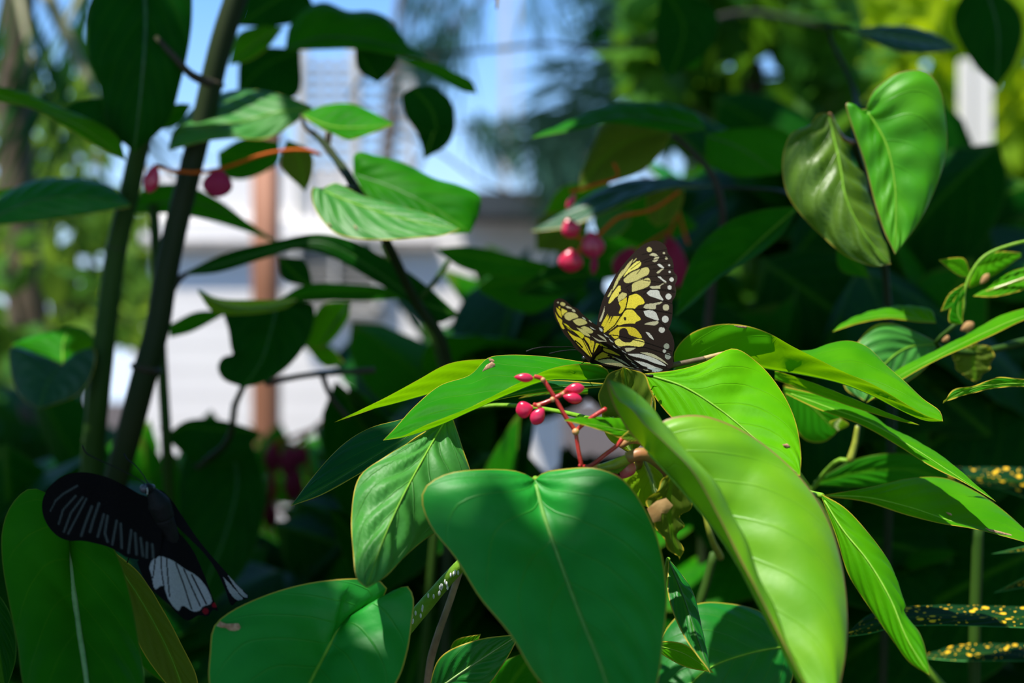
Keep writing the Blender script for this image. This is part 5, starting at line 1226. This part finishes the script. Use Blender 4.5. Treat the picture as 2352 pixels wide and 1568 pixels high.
wing(pk, 'hindwing', hw_out, lambda x, y: dF(x, y) - .0012, painter(hp, hs, hl, edge=1.0), 1.0, 'wing')
# the wing pair nearer to us, foreshortened (left)
nw_out = Z2([(90,230),(105,160),(170,120),(260,130),(330,180),(420,260),(530,310),(600,390),(720,490),(830,580),(960,650),(1000,740),(1090,800),(1150,850),(1190,930),(1300,1000),(1410,1100),(1430,1140),(1330,1170),(1180,1200),(1000,1230),(880,1270),(800,1275),(740,1270),(690,1230),(600,1120),(480,1020),(400,900),(280,760),(190,600),(120,480),(88,350)])
nh_out = Z2([(740,1240),(840,1060),(960,900),(1100,960),(1300,1060),(1410,1120),(1500,1200),(1600,1270),(1740,1360),(1870,1420),(1800,1440),(1720,1415),(1560,1385),(1400,1375),(1250,1362),(1000,1332),(880,1305),(760,1290)])
dN = lambda x, y: .642 - .042 * np.clip((838 - y) / 150, -.05, 1.05) * np.clip((1500 - x) / 200, .15, 1)
YG = (.62, .56, .02)
npat = [(YEL, Z2([(170,268),(208,262),(205,308)])), (YEL, Z2([(138,282),(215,345),(232,462),(160,370)])), (YEL, Z2([(118,360),(170,450),(242,510),(240,572),(190,550),(140,440)])),
        ((.72,.62,.08), Z2([(230,292),(335,350),(280,392),(258,432),(232,370)])), (CRM, Z2([(282,420),(330,375),(400,370),(475,385),(535,450),(430,492),(375,518),(300,480)])),
        (CRM, Z2([(438,520),(530,480),(640,500),(695,560),(600,600),(530,603),(460,552)])), (YEL, Z2([(188,552),(242,580),(284,662),(250,665)])),
        (CRM, Z2([(578,640),(640,618),(760,670),(805,722),(750,752),(640,692)])), (YG, Z2([(268,560),(330,590),(430,680),(560,720),(638,792),(602,842),(480,742),(330,642)])),
        (YEL, Z2([(280,600),(340,700),(440,780),(615,862),(705,1000),(785,1182),(700,1122),(560,982),(470,882),(360,742)])),
        (YEL, Z2([(645,808),(740,850),(772,1000),(782,1102),(720,962),(652,862)])), (YEL, Z2([(762,872),(822,900),(802,1022),(788,1102),(770,962)])),
        (YG, Z2([(852,918),(950,960),(950,1032),(842,1012)])), (YEL, Z2([(832,1012),(935,1052),(832,1142),(802,1172),(820,1082)])),
        (CRM, Z2([(498,640),(640,690),(752,802),(640,772)])), (BEI, Z2([(300,262),(350,258),(432,302),(340,292)])), (BEI, Z2([(418,308),(462,320),(485,358),(430,348)])),
        (WHT, Z2([(738,618),(845,682),(780,662)])), (WHT, Z2([(988,750),(1095,824),(1030,802)])), (WHT, Z2([(1078,830),(1175,914),(1120,892)])), (WHT, Z2([(1148,950),(1245,1034),(1180,1002)])),
        (WHT, Z2([(1215,955),(1315,1015),(1260,995)])), (BEI, Z2([(868,758),(1000,820),(1045,884),(940,822)])), (BEI, Z2([(778,798),(900,860),(1055,893),(900,892)])),
        (WHT, Z2([(905,640),(965,665),(965,720),(925,690)])), (WHT, Z2([(1310,1040),(1412,1110),(1340,1085)])), ((.5,.5,.4), Z2([(600,445),(660,480),(665,500),(610,470)])),((.5,.5,.4), Z2([(720,500),(790,545),(770,550),(730,525)]))]
nsp = [(CRM, (1291, 697.5, 4)), (CRM, (1294.5, 698.8, 4)), (BEI, (1281.8, 694.3, 1.9))]
nl = [(VN, 1.6, Z2([(480,880),(545,930),(610,1000)])), (VN, .8, Z2([(280,590),(480,740),(610,860),(690,1020),(780,1200)])), (VN, .8, Z2([(640,840),(720,950),(780,1130)])), (VN, .8, Z2([(300,640),(420,860),(600,1060),(770,1220)]))]
wing(pk, 'forewing', nw_out, dN, painter(npat, nsp, nl, edge=1.0), .9, 'wing', label='near wing seen almost edge on')
nhp = [(YG, Z2([(862,908),(920,920),(1000,972),(1065,1004),(960,982)])), (YEL, Z2([(978,1010),(1100,1040),(1200,1090),(1295,1152),(1180,1122),(1000,1062)])),
       (YEL, Z2([(828,1212),(900,1122),(980,1088),(1080,1120),(1160,1150),(1200,1185),(1080,1175),(980,1195),(920,1218),(850,1232)])), (BEI, Z2([(1150,1150),(1240,1180),(1400,1282),(1465,1335),(1330,1272),(1200,1190)])),
       ((.74,.64,.30), Z2([(850,1232),(1000,1212),(1130,1212),(1270,1262),(1400,1342),(1500,1360),(1575,1382),(1400,1362),(1150,1322),(950,1275)])),
       (WHT, Z2([(1480,1260),(1560,1310),(1620,1370),(1540,1330)])), (BEI, Z2([(1360,1120),(1440,1200),(1520,1260),(1420,1200)])), (BEI, Z2([(1700,1395),(1800,1412),(1780,1425),(1720,1412)]))]
nhs = [(DARK, (1398, 816, 2.6)), (DARK, (1402, 818, 2.6)), (DARK, (1405, 819.2, 1.8))]
nhl = [(VN, 2.2, Z2([(790,1250),(850,1150),(960,1065),(965,990)])), (DARK, 1.0, Z2([(965,1070),(1180,1160),(1400,1250),(1600,1350)])), (DARK, 1.4, Z2([(900,1222),(1020,1195),(1120,1195),(1300,1265),(1450,1345)]))]
wing(pk, 'hindwing', nh_out, lambda x, y: dN(x, y) - .0007, painter(nhp, nhs, nhl, edge=.9), .9, 'wing')
tube(pk, [P(1352,826,.648), P(1375,830,.649), P(1405,836,.650)], [.0018, .0030, .0026], M['insect_black'], 'thorax', 14, 12)
tube(pk, [P(1403,836,.650), P(1440,846,.650), P(1478,851,.650)], [.0024, .0022, .0010], M['insect_black'], 'abdomen', 16, 12)
v, f = ball_geo(P(1345,822,.648), np.eye(3) * .0018); hd = mesh_obj('head', v, f, M['insect_black'], pk)
for sg in (-1, 1):
    v, f = ball_geo(P(1342,821,.648 + sg * .0014), np.eye(3) * .0009, 8, 6); mesh_obj('eye', v, f, M['insect_eye'], hd)
pstem(pk, [(1344,820,.648),(1318,798.5,.642),(1285,797,.638),(1240,798,.634),(1222,802,.633),(1209,807,.632)], [1.5, 1.5, 2.2], M['insect_black'], 'antenna', 24, 6)
pstem(pk, [(1344,820,.649),(1330,805,.655),(1290,806,.665),(1262,812,.67)], [1.0, 1.1, 1.6], M['insect_black'], 'antenna', 24, 6)
pstem(pk, [(1452,846,.646),(1470,853,.640),(1480,861,.638),(1500,863,.637)], [2.2, 2.6, 3.0], M['insect_black'], 'leg', 12, 6)
pstem(pk, [(1400,838,.650),(1412,846,.652),(1420,852,.655)], [1.6, 1.2], M['insect_black'], 'leg', 10, 6)
pstem(pk, [(1380,834,.650),(1385,842,.652),(1392,848,.655)], [1.6, 1.2], M['insect_black'], 'leg', 10, 6)

ZB = lambda pts: [(x / 2.761, 1000 + y / 2.761) for x, y in pts]
kb = thing('butterfly', 'black butterfly with grey white streaked wings resting on the shaded leaf at left', 'butterfly', tuple(P(340, 1130, .585)))
BLK = (.0035, .0032, .004); PAL = (.34, .33, .33)
bf_out = ZB([(885,372),(800,322),(700,272),(600,242),(520,232),(430,245),(350,290),(290,360),(267,430),(275,510),(310,580),(370,640),(440,667),(520,667),(600,682),(690,707),(760,742),(800,767),(900,790),(960,797),(1005,760),(1030,600),(1020,480),(960,400)])
bl = []
for ln, w in (([(490,318),(400,370),(350,415)], 2.2), ([(350,420),(318,480)], 1.5), ([(480,382),(400,470),(372,560)], 2.2), ([(525,390),(450,490),(405,610)], 2.4), ([(548,400),(480,530),(432,622)], 2.2), ([(582,450),(540,560),(515,635)], 3.0),
              ([(628,430),(590,540),(570,610)], 3.0), ([(658,500),(620,640)], 3.0), ([(682,510),(665,620),(682,672)], 3.0), ([(740,540),(712,690)], 2.8), ([(766,560),(772,712)], 3.0), ([(832,600),(815,742)], 3.0),
              ([(857,620),(866,752)], 3.2), ([(892,650),(906,762)], 3.0), ([(932,680),(930,775)], 3.0), ([(966,690),(972,775)], 3.0)):
    bl.append((STR, w, ZB(ln)))
dB = lambda x, y: .598 - .010 * np.clip((x - 100) / 240, 0, 1) + .004 * np.sin(x * .03)
wing(kb, 'forewing', bf_out, dB, painter([], [], bl, BLK), 2.0, 'wing_black')
bh_out = ZB([(870,800),(900,760),(985,640),(1020,540),(1060,540),(1140,620),(1220,720),(1290,870),(1350,1030),(1382,1112),(1352,1102),(1320,1142),(1260,1142),(1190,1172),(1130,1132),(1080,1080),(1000,1012),(950,962),(900,882)])
bp = [(PAL, ZB([(945,840),(962,795),(1002,765),(1070,780),(1130,815),(1180,850),(1235,880),(1310,962),(1342,1062),(1290,1082),(1260,1112),(1220,1112),(1155,1078),(1132,1112),(1070,1042),(1030,950),(985,975),(962,890)]))]
bl2 = [(BLK, 1.5, ZB(l)) for l in ([(1020,760),(1025,860),(1040,960)], [(1055,770),(1065,900),(1075,1020)], [(1115,810),(1160,930),(1215,1100)], [(1165,845),(1215,960),(1270,1080)], [(1215,880),(1270,990),(1310,1070)], [(985,780),(970,900)])]
RED = (.20, .006, .012)
wing(kb, 'hindwing', bh_out, lambda x, y: dB(x, y) + .003 - .008 * np.clip((y - 1200) / 220, 0, 1), painter(bp, [(RED, (472, 1403, 7)), (RED, (493, 1389, 6))], bl2, BLK), 1.6, 'wing_black')
rw_out = ZB([(975,352),(1020,345),(1080,400),(1150,500),(1250,650),(1340,760),(1420,850),(1500,940),(1577,1027),(1500,1052),(1470,1077),(1430,982),(1370,852),(1290,742),(1200,652),(1100,552),(1020,470)])
bp2 = [(PAL, ZB([(1415,895),(1440,920),(1520,1010),(1540,1035),(1510,1045),(1460,1000)])), (PAL, ZB([(1440,880),(1500,940),(1572,1027),(1540,1020),(1490,960)]))]
wing(kb, 'forewing', rw_out, lambda x, y: .588 + .012 * np.clip((x - 350) / 210, 0, 1), painter(bp2, [], [], (.006, .0055, .007)), 1.8, 'wing_black', label='far wing seen edge on')
tube(kb, [P(348,1128,.583), P(362,1150,.584), P(378,1190,.586)], [.0022, .0048, .0042], M['insect_black'], 'thorax', 14, 12)
tube(kb, [P(376,1188,.586), P(395,1240,.590), P(412,1300,.594)], [.0040, .0034, .0012], M['insect_black'], 'abdomen', 16, 12)
v, f = ball_geo(P(340,1122,.582), np.eye(3) * .0022); hd = mesh_obj('head', v, f, M['insect_black'], kb)
v, f = ball_geo(P(330,1122,.580), np.eye(3) * np.array([.0016, .0014, .0018]), 12, 8); mesh_obj('eye', v, f, M['insect_eye'], hd)
v, f = ball_geo(P(349,1120,.584), np.eye(3) * .0015, 12, 8); mesh_obj('eye', v, f, M['insect_eye'], hd)
pstem(hd, [(338,1120,.579),(339,1128,.579),(338,1135,.580)], [1.0, 1.0], M['insect_white'], 'palp', 8, 6)
pstem(kb, [(336,1115,.582),(322,1103,.578),(270,1075,.575),(215,1050,.573),(198,1040,.572),(189,1023,.571)], [1.2, 1.2, 2.0], M['insect_black'], 'antenna', 28, 6)
pstem(kb, [(340,1110,.582),(328,1090,.585),(310,1068,.588),(292,1054,.590),(285,1042,.591)], [1.2, 1.2, 2.0], M['insect_black'], 'antenna', 24, 6)
pstem(kb, [(350,1150,.588),(300,1270,.602),(292,1292,.606)], [1.8, 1.5], M['insect_black'], 'leg', 12, 6)
pstem(kb, [(356,1160,.588),(310,1240,.604),(286,1256,.612)], [1.8, 1.5], M['insect_black'], 'leg', 12, 6)
